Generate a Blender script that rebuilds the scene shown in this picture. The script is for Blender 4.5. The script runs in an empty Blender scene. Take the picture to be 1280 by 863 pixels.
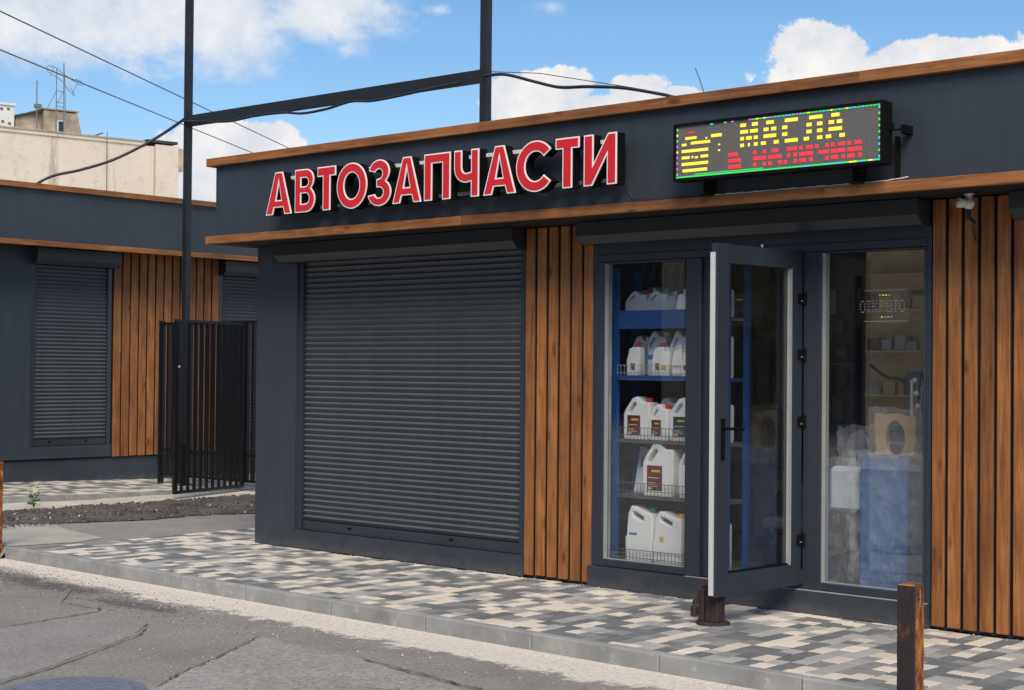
import bpy, bmesh, math, random
from math import sin, cos, pi, radians
from mathutils import Vector, Matrix
random.seed(7)
scn = bpy.context.scene
COL = scn.collection

# ------------------------------------------------------------------ camera
cam_d = bpy.data.cameras.new('camera'); cam = bpy.data.objects.new('camera', cam_d); COL.objects.link(cam)
cam_d.sensor_width = 36; cam_d.lens = 54.73; cam_d.clip_start = 0.05; cam_d.clip_end = 2000
RT = Vector((0.74676, 0.66503, 0.00879)); UP = Vector((0.003685, -0.01735, 0.99984)); FW = Vector((-0.66508, 0.74661, 0.015407))
m = Matrix((( RT.x, UP.x, -FW.x), (RT.y, UP.y, -FW.y), (RT.z, UP.z, -FW.z))).to_4x4()
m.translation = Vector((10.814, -8.757, 1.55)); cam.matrix_world = m
scn.camera = cam

# ------------------------------------------------------------------ sky
SUN_EL, SUN_AZ = radians(46), radians(138)       # compass angle measured from +Y towards +X
w = bpy.data.worlds.new('World'); scn.world = w; w.use_nodes = True
nt = w.node_tree; N = nt.nodes; L = nt.links; N.clear()
def nd(t, **k):
    n = N.new(t)
    for a, b in k.items(): setattr(n, a, b)
    return n
def mth(op, a, b=None, c=None, clamp=False):
    n = N.new('ShaderNodeMath'); n.operation = op; n.use_clamp = clamp
    for i, v in enumerate((a, b, c)):
        if v is None: continue
        if isinstance(v, (int, float)): n.inputs[i].default_value = v
        else: L.new(v, n.inputs[i])
    return n.outputs[0]
out = nd('ShaderNodeOutputWorld')
sky = nd('ShaderNodeTexSky', sky_type='NISHITA', sun_disc=False, sun_elevation=SUN_EL, sun_rotation=SUN_AZ)
sky.air_density = 1.0; sky.dust_density = 0.25; sky.ozone_density = 2.0; sky.altitude = 200
hs = nd('ShaderNodeHueSaturation'); hs.inputs['Saturation'].default_value = 1.22; hs.inputs['Hue'].default_value = 0.5
L.new(sky.outputs[0], hs.inputs['Color'])
bg1 = nd('ShaderNodeBackground'); bg1.inputs[1].default_value = 0.082; L.new(hs.outputs[0], bg1.inputs[0])
tc = nd('ShaderNodeTexCoord'); sp = nd('ShaderNodeSeparateXYZ'); L.new(tc.outputs['Generated'], sp.inputs[0])
az = mth('ARCTAN2', sp.outputs[0], sp.outputs[1]); el = mth('ARCSINE', sp.outputs[2])
def noise(scale, detail=6, rough=.55, off=(0, 0, 0), dist=0.0, squash=1.0):
    mp = nd('ShaderNodeMapping'); mp.inputs['Location'].default_value = off; mp.inputs['Scale'].default_value = (1, 1, squash)
    L.new(tc.outputs['Generated'], mp.inputs[0])
    n = nd('ShaderNodeTexNoise'); n.inputs['Scale'].default_value = scale; n.inputs['Detail'].default_value = detail
    n.inputs['Roughness'].default_value = rough; n.inputs['Distortion'].default_value = dist
    L.new(mp.outputs[0], n.inputs['Vector']); return n.outputs[0]
n_puff = noise(30, 9, .66, (3, 1, 2)); n_soft = mth('ADD', mth('MULTIPLY', noise(10, 8, .6, (1, 5, 2), squash=1.6), .5), mth('MULTIPLY', noise(34, 9, .68, (2, 8, 2), squash=1.5), .5)); n_shade = noise(14, 6, .55, (7, 7, 1))
# cumulus heaps (azimuth, elevation, radii) all round the horizon; the first ones are the ones over the shops
puffs = [(-0.9071, 0.1376, 0.046, 0.0195), (-0.9268, 0.122, 0.0257, 0.0206), (-0.8846, 0.1448, 0.0231, 0.0123),
 (-0.7260, 0.1700, 0.0262, 0.0195), (-0.6982, 0.1783, 0.0257, 0.0134), (-0.6494, 0.1768, 0.0216, 0.0123), (-0.6673, 0.1643, 0.0462, 0.0134),
 (-0.6213, 0.1731, 0.0206, 0.0072), (-0.5399, 0.2012, 0.0262, 0.0206), (-0.521, 0.1967, 0.0195, 0.0185), (-0.516, 0.1844, 0.0488, 0.0154),
 (-0.4794, 0.1952, 0.0231, 0.0103), (-0.4602, 0.1954, 0.0206, 0.0134), (-0.4364, 0.1943, 0.0231, 0.0134), (-0.4129, 0.1912, 0.0231, 0.0103),
 (-0.4577, 0.1823, 0.0668, 0.0154), (-0.38, 0.185, 0.05, 0.03), (-0.30, 0.16, 0.06, 0.03), (-1.15, 0.13, 0.07, 0.04), (-0.1, .18, .08, .03), (0.3, .16, .09, .04), (0.9, .2, .12, .05), (-1.6, .17, .1, .04), (-2.2, .2, .12, .05), (1.7, .2, .12, .06), (2.5, .18, .13, .05)]
softs = [(-1.0057, 0.2132, 0.095, 0.031, 1.2), (-0.9279, 0.2168, 0.075, 0.030, 1.25), (-0.8577, 0.2209, 0.055, 0.022, 1.1), (-0.8372, 0.2019, 0.03, 0.014, .35),
 (-1.0387, 0.2014, 0.0308, 0.0257), (-0.9521, 0.1802, 0.045, 0.014, .2), (-0.7785, 0.2270, 0.022, 0.010, .3), (-0.7038, 0.2298, 0.034, 0.014, .4),
 (-1.12, .24, .09, .04), (-.9, .27, .12, .03)]
def field(lst, nz, amp):
    acc = None
    for q_ in lst:
        a, e, ra, re = q_[:4]; wt = q_[4] if len(q_) > 4 else 1.0
        dx = mth('MULTIPLY', mth('SUBTRACT', az, a), 1 / ra); dy = mth('MULTIPLY', mth('SUBTRACT', el, e), 1 / re)
        d = mth('SQRT', mth('ADD', mth('MULTIPLY', dx, dx), mth('MULTIPLY', dy, dy)))
        v = mth('SUBTRACT', wt, d)
        acc = v if acc is None else mth('MAXIMUM', acc, v)
    return mth('ADD', acc, mth('MULTIPLY', mth('SUBTRACT', nz, 0.5), amp))
def sstep(v, lo, hi):
    n = nd('ShaderNodeMapRange', interpolation_type='SMOOTHSTEP'); L.new(v, n.inputs[0])
    n.inputs[1].default_value = lo; n.inputs[2].default_value = hi; n.inputs[3].default_value = 0; n.inputs[4].default_value = 1
    return n.outputs[0]
f1 = sstep(field(puffs, n_puff, 1.7), -0.02, 0.15)
f2 = mth('MULTIPLY', sstep(field(softs, n_soft, 3.0), -0.15, 0.80), 0.85)
high = noise(2.3, 7, .6, (4, 2, 9), squash=2.0)                     # the looser cloud over the rest of the sky
f3 = mth('MULTIPLY', sstep(high, 0.46, 0.66), sstep(el, 0.24, 0.40))
cover = mth('MAXIMUM', mth('MAXIMUM', f1, f2), f3)
ramp = nd('ShaderNodeValToRGB'); L.new(mth('ADD', mth('MULTIPLY', n_shade, 0.5), mth('MULTIPLY', n_puff, 0.5)), ramp.inputs[0])
ramp.color_ramp.elements[0].position = .36; ramp.color_ramp.elements[0].color = (.40, .43, .49, 1)
ramp.color_ramp.elements[1].position = .58; ramp.color_ramp.elements[1].color = (.60, .585, .57, 1)
bg2 = nd('ShaderNodeBackground'); bg2.inputs[1].default_value = 1.0; L.new(ramp.outputs[0], bg2.inputs[0])
mx = nd('ShaderNodeMixShader'); L.new(cover, mx.inputs[0]); L.new(bg1.outputs[0], mx.inputs[1]); L.new(bg2.outputs[0], mx.inputs[2]); L.new(mx.outputs[0], out.inputs[0])

sun_d = bpy.data.lights.new('sun', 'SUN'); sun = bpy.data.objects.new('sun', sun_d); COL.objects.link(sun)
sun_d.energy = 2.3; sun_d.angle = radians(32); sun_d.color = (1, .91, .79)
sdir = Vector((sin(SUN_AZ) * cos(SUN_EL), cos(SUN_AZ) * cos(SUN_EL), sin(SUN_EL)))
sun.rotation_euler = (-sdir).to_track_quat('-Z', 'Y').to_euler()
scn.view_settings.view_transform = 'Standard'; scn.view_settings.look = 'None'
scn.view_settings.exposure = 0.68; scn.view_settings.gamma = 1.0
scn.cycles.max_bounces = 8; scn.cycles.transparent_max_bounces = 24

# ------------------------------------------------------------------ materials
def new_mat(name):
    mt = bpy.data.materials.new(name); mt.use_nodes = True
    t = mt.node_tree; b = t.nodes['Principled BSDF']; return mt, t, b
def coords(t, scale=(1, 1, 1), rnd=True, kind='Object'):
    c = t.nodes.new('ShaderNodeTexCoord'); mp = t.nodes.new('ShaderNodeMapping'); mp.inputs['Scale'].default_value = scale
    t.links.new(c.outputs[kind], mp.inputs[0])
    if rnd:
        oi = t.nodes.new('ShaderNodeObjectInfo'); ml = t.nodes.new('ShaderNodeMath'); ml.operation = 'MULTIPLY'; ml.inputs[1].default_value = 57.0
        t.links.new(oi.outputs['Random'], ml.inputs[0]); cb = t.nodes.new('ShaderNodeCombineXYZ')
        for i in range(3): t.links.new(ml.outputs[0], cb.inputs[i])
        t.links.new(cb.outputs[0], mp.inputs['Location'])
    return mp.outputs[0]
def tnoise(t, vec, scale, detail=5, rough=.6, dist=0.):
    n = t.nodes.new('ShaderNodeTexNoise'); n.inputs['Scale'].default_value = scale; n.inputs['Detail'].default_value = detail
    n.inputs['Roughness'].default_value = rough; n.inputs['Distortion'].default_value = dist
    t.links.new(vec, n.inputs['Vector']); return n.outputs[0]
def cramp(t, fac, stops):
    r = t.nodes.new('ShaderNodeValToRGB'); t.links.new(fac, r.inputs[0]); e = r.color_ramp.elements
    while len(e) < len(stops): e.new(.5)
    for i, (p, c) in enumerate(stops): e[i].position = p; e[i].color = (*c, 1)
    return r.outputs[0]
def mixc(t, fac, a, b, mode='MIX'):
    x = t.nodes.new('ShaderNodeMix'); x.data_type = 'RGBA'; x.blend_type = mode
    for s, v in ((0, fac), (6, a), (7, b)):
        if isinstance(v, (int, float)): x.inputs[s].default_value = v
        elif isinstance(v, tuple): x.inputs[s].default_value = (*v, 1)
        else: t.links.new(v, x.inputs[s])
    return x.outputs[2]
def maths(t, op, a, b=0., clamp=False):
    n = t.nodes.new('ShaderNodeMath'); n.operation = op; n.use_clamp = clamp
    for i, v in enumerate((a, b)):
        if isinstance(v, (int, float)): n.inputs[i].default_value = v
        else: t.links.new(v, n.inputs[i])
    return n.outputs[0]
def bump(t, b, h, strength=.3, dist=.01):
    n = t.nodes.new('ShaderNodeBump'); n.inputs['Strength'].default_value = strength; n.inputs['Distance'].default_value = dist
    t.links.new(h, n.inputs['Height']); t.links.new(n.outputs[0], b.inputs['Normal'])
def objrand(t, lo, hi):
    oi = t.nodes.new('ShaderNodeObjectInfo'); mr = t.nodes.new('ShaderNodeMapRange'); t.links.new(oi.outputs['Random'], mr.inputs[0])
    mr.inputs[3].default_value = lo; mr.inputs[4].default_value = hi; return mr.outputs[0]
def basic(name, col, rough=.6, metal=0., var=.12, scale=6., bmp=0., bscale=60., scol=None, spec=.5):
    """mottled surface: colour varied by noise, optional fine bump and grime"""
    mt, t, b = new_mat(name); v = coords(t)
    n = tnoise(t, v, scale)
    lo = tuple(c * (1 - var) for c in col); hi = tuple(min(1, c * (1 + var)) for c in col)
    c = cramp(t, n, [(.3, lo), (.7, hi)])
    if scol: c = mixc(t, maths(t, 'MULTIPLY', cramp_f(t, tnoise(t, v, scale * 2.7, 7, .7), .55, .75), .6), c, scol)
    t.links.new(c, b.inputs['Base Color']); b.inputs['Roughness'].default_value = rough; b.inputs['Metallic'].default_value = metal
    b.inputs['Specular IOR Level'].default_value = spec
    if bmp: bump(t, b, tnoise(t, v, bscale, 4), bmp, .004)
    return mt
def cramp_f(t, fac, lo, hi):
    mr = t.nodes.new('ShaderNodeMapRange'); mr.interpolation_type = 'SMOOTHSTEP'; t.links.new(fac, mr.inputs[0])
    mr.inputs[1].default_value = lo; mr.inputs[2].default_value = hi; return mr.outputs[0]
def painted(name, col, rough=.45, streak=.18):
    """powder coated sheet: faint vertical dust streaks and mottling"""
    mt, t, b = new_mat(name); v = coords(t, (3, 3, .5), rnd=False); v2 = coords(t, (1, 1, 1), rnd=False)
    c = cramp(t, tnoise(t, v, 3, 5), [(.3, tuple(x * (1 - streak) for x in col)), (.72, tuple(x * (1 + streak) for x in col))])
    dust = cramp_f(t, tnoise(t, v2, 11, 8, .75), .56, .8)
    c = mixc(t, maths(t, 'MULTIPLY', dust, .10), c, (.30, .28, .25))
    g = t.nodes.new('ShaderNodeNewGeometry'); sz = t.nodes.new('ShaderNodeSeparateXYZ'); t.links.new(g.outputs['Position'], sz.inputs[0])   # splashed mud near the ground
    mud = maths(t, 'SUBTRACT', 1.0, cramp_f(t, maths(t, 'ADD', sz.outputs[2], maths(t, 'MULTIPLY', maths(t, 'SUBTRACT', tnoise(t, g.outputs['Position'], 9, 7, .75), .5), .30)), -.01, .10))
    c = mixc(t, maths(t, 'MULTIPLY', mud, .16), c, (.24, .215, .185))
    t.links.new(c, b.inputs['Base Color']); b.inputs['Roughness'].default_value = rough
    bump(t, b, tnoise(t, v2, 140, 3), .10, .002)
    return mt
def wood(name, axis, dark=1.0):
    mt, t, b = new_mat(name)
    s = [14, 14, 14]; s[axis] = .9
    v = coords(t, tuple(s)); v2 = coords(t, tuple(x * 3.2 if i != axis else 1.6 for i, x in enumerate(s)))
    g = tnoise(t, v, 1.6, 7, .62, .8)
    c = cramp(t, g, [(.28, (.19 * dark, .068 * dark, .021 * dark)), (.5, (.350 * dark, .134 * dark, .042 * dark)), (.72, (.46 * dark, .200 * dark, .062 * dark))])
    c = mixc(t, maths(t, 'MULTIPLY', cramp_f(t, tnoise(t, v2, 2.2, 6, .7),   .48, .64), .55), c, (.13 * dark, .045 * dark, .017 * dark))
    # knots
    ks = [7.5, 7.5, 7.5]; ks[axis] = 2.6
    kv = coords(t, tuple(ks)); vo = t.nodes.new('ShaderNodeTexVoronoi'); vo.inputs['Scale'].default_value = 1.0; t.links.new(kv, vo.inputs['Vector'])
    kn = maths(t, 'SUBTRACT', 1.0, cramp_f(t, vo.outputs['Distance'], .05, .20))
    c = mixc(t, maths(t, 'MULTIPLY', kn, .75), c, (.07, .025, .012))
    hsv = t.nodes.new('ShaderNodeHueSaturation'); t.links.new(c, hsv.inputs['Color']); t.links.new(objrand(t, .68, 1.02), hsv.inputs['Value'])
    hsv.inputs['Saturation'].default_value = 1.0
    t.links.new(hsv.outputs[0], b.inputs['Base Color']); big = coords(t, (1.2, 1.2, 1.2)); hsv2 = t.nodes.new('ShaderNodeHueSaturation'); t.links.new(hsv.outputs[0], hsv2.inputs['Color']); mrv = t.nodes.new('ShaderNodeMapRange'); t.links.new(tnoise(t, big, 2.4, 4), mrv.inputs[0]); mrv.inputs[1].default_value = .3; mrv.inputs[2].default_value = .7; mrv.inputs[3].default_value = .78; mrv.inputs[4].default_value = 1.18; t.links.new(mrv.outputs[0], hsv2.inputs['Value']); t.links.new(hsv2.outputs[0], b.inputs['Base Color'])
    b.inputs['Roughness'].default_value = .62; b.inputs['Specular IOR Level'].default_value = .35
    bump(t, b, g, .35, .003); return mt
M = {}
M['grey'] = painted('anthracite_panel', (.035, .044, .056), .5, .12)
M['grey2'] = painted('anthracite_metal', (.029, .037, .048), .38, .10)
M['slat'] = painted('shutter_lacquer', (.078, .088, .100), .62, .10)
M['pvc'] = painted('window_frame_laminate', (.027, .035, .047), .40, .10)
M['black'] = basic('black_metal', (.004, .0045, .006), .45, var=.3, bmp=.1)
M['pole'] = basic('dark_painted_steel', (.012, .014, .018), .5, var=.3, scale=3, bmp=.1)
M['blackm'] = basic('matt_black', (.005, .005, .006), .8, var=.2, spec=.12)
M['backing'] = basic('dark_backing', (.007, .006, .006), .8, var=.3)
M['woodz'] = wood('larch_vertical', 2); M['woodx'] = wood('larch_along_x', 0); M['woody'] = wood('larch_along_y', 1)
M['red'] = basic('red_acrylic', (.66, .020, .026), .35, var=.05, scale=3)
M['white'] = basic('white_plastic', (.72, .70, .66), .45, var=.05, scale=4)
M['rim'] = basic('white_rim', (.92, .89, .87), .5, var=.03)
M['rail'] = basic('bare_aluminium', (.55, .56, .58), .4, .6, var=.08)
M['gasket'] = basic('grey_gasket', (.30, .30, .285), .6, var=.1)
M['pvcwhite'] = basic('white_door_edge', (.62, .62, .61), .45, var=.04, scale=9, scol=(.45, .42, .38))
M['rackblue'] = basic('blue_enamel', (.012, .07, .25), .4, var=.12, scale=8, scol=(.03, .05, .1))
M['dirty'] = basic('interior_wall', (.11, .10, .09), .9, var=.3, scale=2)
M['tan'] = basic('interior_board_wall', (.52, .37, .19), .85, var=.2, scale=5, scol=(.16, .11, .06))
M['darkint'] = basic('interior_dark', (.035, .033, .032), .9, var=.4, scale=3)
M['cardboard'] = basic('cardboard', (.42, .27, .13), .85, var=.15)
M['canwhite'] = basic('can_plastic', (.83, .82, .79), .38, var=.05, scale=5)
M['cangrey'] = basic('can_grey_plastic', (.66, .70, .73), .4, var=.06, scale=5)
M['capred'] = basic('cap_red', (.50, .02, .02), .45, var=.08)
M['capgreen'] = basic('cap_green', (.02, .17, .10), .45, var=.1)
M['capyellow'] = basic('cap_yellow', (.62, .35, .04), .45, var=.1)
M['bucket'] = basic('green_bucket', (.36, .46, .12), .5, var=.1)
M['lab_maroon'] = basic('label_maroon', (.14, .018, .015), .5, var=.2, scale=30)
M['lab_green'] = basic('label_green', (.02, .07, .05), .5, var=.2, scale=30)
M['lab_blue'] = basic('label_blue', (.04, .22, .55), .5, var=.2, scale=30)
M['lab_yellow'] = basic('label_yellow', (.75, .50, .05), .5, var=.15, scale=30)
M['lab_pale'] = basic('label_print', (.75, .66, .55), .5, var=.1, scale=30)
M['bag'] = basic('black_bagged_stock', (.022, .022, .025), .3, var=.5, scale=12, bmp=.6, bscale=25)
M['ventgrey'] = basic('grey_plastic_part', (.10, .105, .11), .5, var=.2)
M['concrete'] = basic('kerb_concrete', (.285, .285, .275), .9, var=.26, scale=4, bmp=.4, bscale=90, scol=(.62, .59, .52))
M['cable'] = basic('black_cable', (.022, .022, .026), .6, var=.2)
M['wcable'] = basic('white_cable', (.75, .75, .73), .5, var=.05)
M['leaf'] = basic('weed_leaf', (.12, .22, .06), .6, var=.3, scale=40)
M['thread'] = basic('thin_wire', (.10, .11, .13), .6, var=.1)

def glass_mat(name, tint=(.93, .95, .96), refl=1.0, rough=.0):
    mt = bpy.data.materials.new(name); mt.use_nodes = True; t = mt.node_tree; t.nodes.clear()
    o = t.nodes.new('ShaderNodeOutputMaterial'); tr = t.nodes.new('ShaderNodeBsdfTransparent'); gl = t.nodes.new('ShaderNodeBsdfGlossy')
    tr.inputs[0].default_value = (*tint, 1); gl.inputs['Roughness'].default_value = rough; gl.inputs[0].default_value = (1, 1, 1, 1)
    g = t.nodes.new('ShaderNodeNewGeometry'); d = t.nodes.new('ShaderNodeVectorMath'); d.operation = 'DOT_PRODUCT'
    t.links.new(g.outputs['Normal'], d.inputs[0]); t.links.new(g.outputs['Incoming'], d.inputs[1])
    a = maths(t, 'ABSOLUTE', d.outputs['Value']); q = maths(t, 'POWER', maths(t, 'SUBTRACT', 1.0, a, True), 5.0)
    fr = maths(t, 'MULTIPLY', maths(t, 'ADD', maths(t, 'MULTIPLY', q, .96), .04), refl, True)
    mx = t.nodes.new('ShaderNodeMixShader'); t.links.new(fr, mx.inputs[0]); t.links.new(tr.outputs[0], mx.inputs[1]); t.links.new(gl.outputs[0], mx.inputs[2])
    t.links.new(mx.outputs[0], o.inputs[0])
    return mt
M['glass'] = glass_mat('window_glass', tint=(.97, .98, .985), refl=1.9)       # double glazing: four mirroring faces on two

def film_mat():
    mt = bpy.data.materials.new('clear_wrap'); mt.use_nodes = True; t = mt.node_tree; t.nodes.clear()
    o = t.nodes.new('ShaderNodeOutputMaterial'); tr = t.nodes.new('ShaderNodeBsdfTransparent'); p = t.nodes.new('ShaderNodeBsdfPrincipled')
    p.inputs['Base Color'].default_value = (.75, .77, .80, 1); p.inputs['Roughness'].default_value = .22
    v = coords(t, (2.2, 1, .8)); r = t.nodes.new('ShaderNodeTexNoise'); r.inputs['Scale'].default_value = 5; r.inputs['Detail'].default_value = 12; r.inputs['Roughness'].default_value = .72; r.inputs['Distortion'].default_value = 1.2
    t.links.new(v, r.inputs['Vector'])
    ridge = maths(t, 'ABSOLUTE', maths(t, 'SUBTRACT', r.outputs[0], .5)); k = maths(t, 'SUBTRACT', 1.0, cramp_f(t, ridge, .0, .022))
    f = maths(t, 'ADD', maths(t, 'MULTIPLY', k, .17), .14, True)
    bn = t.nodes.new('ShaderNodeBump'); bn.inputs['Strength'].default_value = .9; bn.inputs['Distance'].default_value = .02
    t.links.new(r.outputs[0], bn.inputs['Height']); t.links.new(bn.outputs[0], p.inputs['Normal'])
    mx = t.nodes.new('ShaderNodeMixShader'); t.links.new(f, mx.inputs[0]); t.links.new(tr.outputs[0], mx.inputs[1]); t.links.new(p.outputs[0], mx.inputs[2])
    t.links.new(mx.outputs[0], o.inputs[0]); return mt
M['film'] = film_mat()
M['wrapblue'] = basic('wrapped_blue_board', (.04, .135, .34), .45, var=.15, scale=9)

def emit(name, col, s):
    mt = bpy.data.materials.new(name); mt.use_nodes = True; b = mt.node_tree.nodes['Principled BSDF']
    b.inputs['Base Color'].default_value = (.05, .05, .05, 1); b.inputs['Emission Color'].default_value = (*col, 1); b.inputs['Emission Strength'].default_value = s
    return mt
M['led_y'] = emit('led_yellow', (.86, .68, .03), .95); M['led_r'] = emit('led_red', (.86, .003, .015), .92)
M['led_g'] = emit('led_green', (.02, .62, .10), .9); M['led_c'] = emit('led_cyan', (.03, .50, .75), .9); M['led_m'] = emit('led_magenta', (.62, .10, .62), .8)
def screen_mat():
    mt, t, b = new_mat('led_matrix'); v = coords(t, (1, 1, 1), False)
    sx = t.nodes.new('ShaderNodeSeparateXYZ'); t.links.new(v, sx.inputs[0])
    def grid(o, f): return maths(t, 'ABSOLUTE', maths(t, 'SINE', maths(t, 'MULTIPLY', o, f)))
    g = maths(t, 'MULTIPLY', grid(sx.outputs[0], 392.), grid(sx.outputs[2], 392.))
    c = cramp(t, g, [(.15, (.055, .053, .050)), (.6, (.21, .20, .185))])
    t.links.new(c, b.inputs['Base Color']); b.inputs['Roughness'].default_value = .7; return mt
M['screen'] = screen_mat()

def rust_mat(name, along=2):
    mt, t, b = new_mat(name); v = coords(t, (1, 1, .45), False)
    n1 = tnoise(t, v, 16, 8, .7, .6); n2 = tnoise(t, v, 60, 6, .7)
    c = cramp(t, n1, [(.32, (.03, .012, .008)), (.44, (.12, .038, .012)), (.53, (.34, .105, .018)), (.66, (.60, .25, .035))])
    c = mixc(t, maths(t, 'MULTIPLY', cramp_f(t, n2, .58, .72), .5), c, (.03, .015, .012))
    geo = t.nodes.new('ShaderNodeTexCoord'); s = t.nodes.new('ShaderNodeSeparateXYZ'); t.links.new(geo.outputs['Normal'], s.inputs[0])
    # old tar black paint left on the street side
    face = cramp_f(t, maths(t, 'MULTIPLY', s.outputs[1], -1.0), .5, .7)
    blk = maths(t, 'MULTIPLY', maths(t, 'MULTIPLY', face, .96), cramp_f(t, tnoise(t, v, 6.5, 5, .6, .4), .20, .38))
    c = mixc(t, blk, c, (.014, .014, .017))
    t.links.new(c, b.inputs['Base Color']); b.inputs['Roughness'].default_value = .8; bump(t, b, n1, .7, .004); return mt
M['rust'] = rust_mat('rusty_steel')
M['rustdark'] = basic('dark_rusty_iron', (.035, .022, .020), .75, var=.5, scale=30, bmp=.6, bscale=60, scol=(.11, .045, .03))

# ground materials -------------------------------------------------
def road_mat():
    mt, t, b = new_mat('old_asphalt'); v = coords(t, rnd=False)
    sx = t.nodes.new('ShaderNodeSeparateXYZ'); t.links.new(v, sx.inputs[0])
    n1 = tnoise(t, v, 1.3, 6, .6); n2 = tnoise(t, v, 40, 7, .85); n3 = tnoise(t, v, 14, 7, .7)
    c = cramp(t, n1, [(.3, (.32, .30, .272)), (.7, (.42, .395, .36))])
    c = mixc(t, .95, c, cramp(t, n2, [(.36, (.36, .355, .35)), (.62, (1.0, 1.0, .98))]), 'MULTIPLY')
    n4 = tnoise(t, v, 4.5, 9, .75, .5); c = mixc(t, maths(t, 'MULTIPLY', cramp_f(t, n4, .50, .62), .35), c, (.18, .17, .16))
    c = mixc(t, maths(t, 'MULTIPLY', cramp_f(t, n3, .56, .72), .30), c, (.40, .375, .34))
    # crushed stone dust washed along the kerb foot, ragged towards the lane
    dk = maths(t, 'SUBTRACT', maths(t, 'ADD', sx.outputs[1], maths(t, 'MULTIPLY', sx.outputs[0], .0195)), -1.735)     # distance from the kerb line (negative = into the road)
    dk = maths(t, 'MULTIPLY', dk, -1.0)
    rag = maths(t, 'ADD', maths(t, 'MULTIPLY', maths(t, 'SUBTRACT', tnoise(t, v, 3.0, 9, .78), .5), 1.15), maths(t, 'MULTIPLY', maths(t, 'SUBTRACT', n3, .5), .35))
    dm = maths(t, 'SUBTRACT', 1.0, cramp_f(t, maths(t, 'ADD', dk, rag), .36, .50))
    dust = cramp(t, tnoise(t, v, 30, 7, .75), [(.32, (.50, .44, .36)), (.5, (.74, .675, .58)), (.7, (.86, .80, .70))])
    c = mixc(t, dm, c, dust)
    # dark oily dirt patch near the end of the kerb
    def blob(cx, cy, rx, ry):
        dx = maths(t, 'MULTIPLY', maths(t, 'SUBTRACT', sx.outputs[0], cx), 1 / rx); dy = maths(t, 'MULTIPLY', maths(t, 'SUBTRACT', sx.outputs[1], cy), 1 / ry)
        d = maths(t, 'SQRT', maths(t, 'ADD', maths(t, 'MULTIPLY', dx, dx), maths(t, 'MULTIPLY', dy, dy)))
        return maths(t, 'SUBTRACT', 1.0, cramp_f(t, maths(t, 'ADD', d, maths(t, 'MULTIPLY', maths(t, 'SUBTRACT', n3, .5), 1.6)), .45, 1.0))
    oil = maths(t, 'MAXIMUM', maths(t, 'MAXIMUM', blob(.35, -2.30, .95, .22), blob(1.75, -2.45, .55, .13)), maths(t, 'MULTIPLY', blob(-.7, -2.15, .7, .2), .7))
    c = mixc(t, maths(t, 'MULTIPLY', oil, .62), c, (.075, .068, .062))
    t.links.new(c, b.inputs['Base Color']); b.inputs['Roughness'].default_value = .92
    bump(t, b, maths(t, 'ADD', maths(t, 'MULTIPLY', n2, .7), n3), .8, .016); return mt
M['road'] = road_mat()
def ground_mat(name, lo, hi, speck=.3, sc=40):
    mt, t, b = new_mat(name); v = coords(t, rnd=False)
    n1 = tnoise(t, v, 1.6, 7, .65); n2 = tnoise(t, v, sc, 5, .8)
    c = cramp(t, n1, [(.3, lo), (.7, hi)])
    c = mixc(t, speck * 2, c, cramp(t, n2, [(.36, (.42, .42, .42)), (.62, (1, 1, 1))]), 'MULTIPLY')
    n4 = tnoise(t, v, 5, 9, .75, .5); c = mixc(t, maths(t, 'MULTIPLY', cramp_f(t, n4, .48, .66), .25), c, (.5 * lo[0], .5 * lo[1], .5 * lo[2]))
    t.links.new(c, b.inputs['Base Color']); b.inputs['Roughness'].default_value = .92; bump(t, b, n2, .5, .008); return mt
M['yard'] = ground_mat('yard_asphalt', (.28, .262, .24), (.36, .34, .312))
M['apron'] = ground_mat('trodden_concrete', (.40, .365, .315), (.52, .48, .42), .18)
M['patch'] = ground_mat('asphalt_patch', (.30, .285, .26), (.37, .35, .32), .40)
M['patch2'] = ground_mat('asphalt_patch_coarse', (.35, .33, .30), (.44, .415, .38), .48, 38)
M['sand'] = ground_mat('stone_dust', (.50, .45, .38), (.72, .66, .57), .25)
M['mulch'] = ground_mat('dark_gravel_soil', (.085, .075, .066), (.17, .15, .135), .6, 50)
M['joint'] = basic('joint_sand', (.20, .185, .165), .95, var=.25, scale=20, bmp=.3)
M['crack'] = basic('crack_dirt', (.06, .056, .05), .95, var=.4, scale=20)
M['pebble'] = basic('pale_pebble', (.50, .46, .40), .9, var=.35, scale=3)
M['pebbledark'] = basic('dark_crumb', (.07, .055, .048), .9, var=.5, scale=3)
M['manhole'] = basic('manhole_iron', (.16, .175, .215), .55, var=.2, scale=12, bmp=.4)
def paver_mat(name, col, stain=(.16, .15, .14)):
    mt, t, b = new_mat(name); v = coords(t, rnd=False, kind='Object')
    g = t.nodes.new('ShaderNodeNewGeometry')
    n1 = tnoise(t, g.outputs['Position'], 5, 7, .7); n2 = tnoise(t, g.outputs['Position'], 130, 4, .8)
    c = cramp(t, n2, [(.3, tuple(x * .80 for x in col)), (.7, tuple(min(1, x * 1.1) for x in col))])
    c = mixc(t, maths(t, 'MULTIPLY', cramp_f(t, n1, .50, .72), .42), c, stain)
    h = t.nodes.new('ShaderNodeHueSaturation'); t.links.new(c, h.inputs['Color']); t.links.new(objrand(t, .88, 1.12), h.inputs['Value'])
    t.links.new(h.outputs[0], b.inputs['Base Color']); b.inputs['Roughness'].default_value = .85; bump(t, b, n2, .3, .003); return mt
M['pv0'] = paver_mat('paver_cream', (.66, .585, .48), (.42, .38, .33))
M['pv1'] = paver_mat('paver_light_grey', (.38, .372, .35))
M['pv2'] = paver_mat('paver_slate', (.150, .156, .160))
M['pv3'] = paver_mat('paver_mid_grey', (.245, .245, .237))

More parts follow.
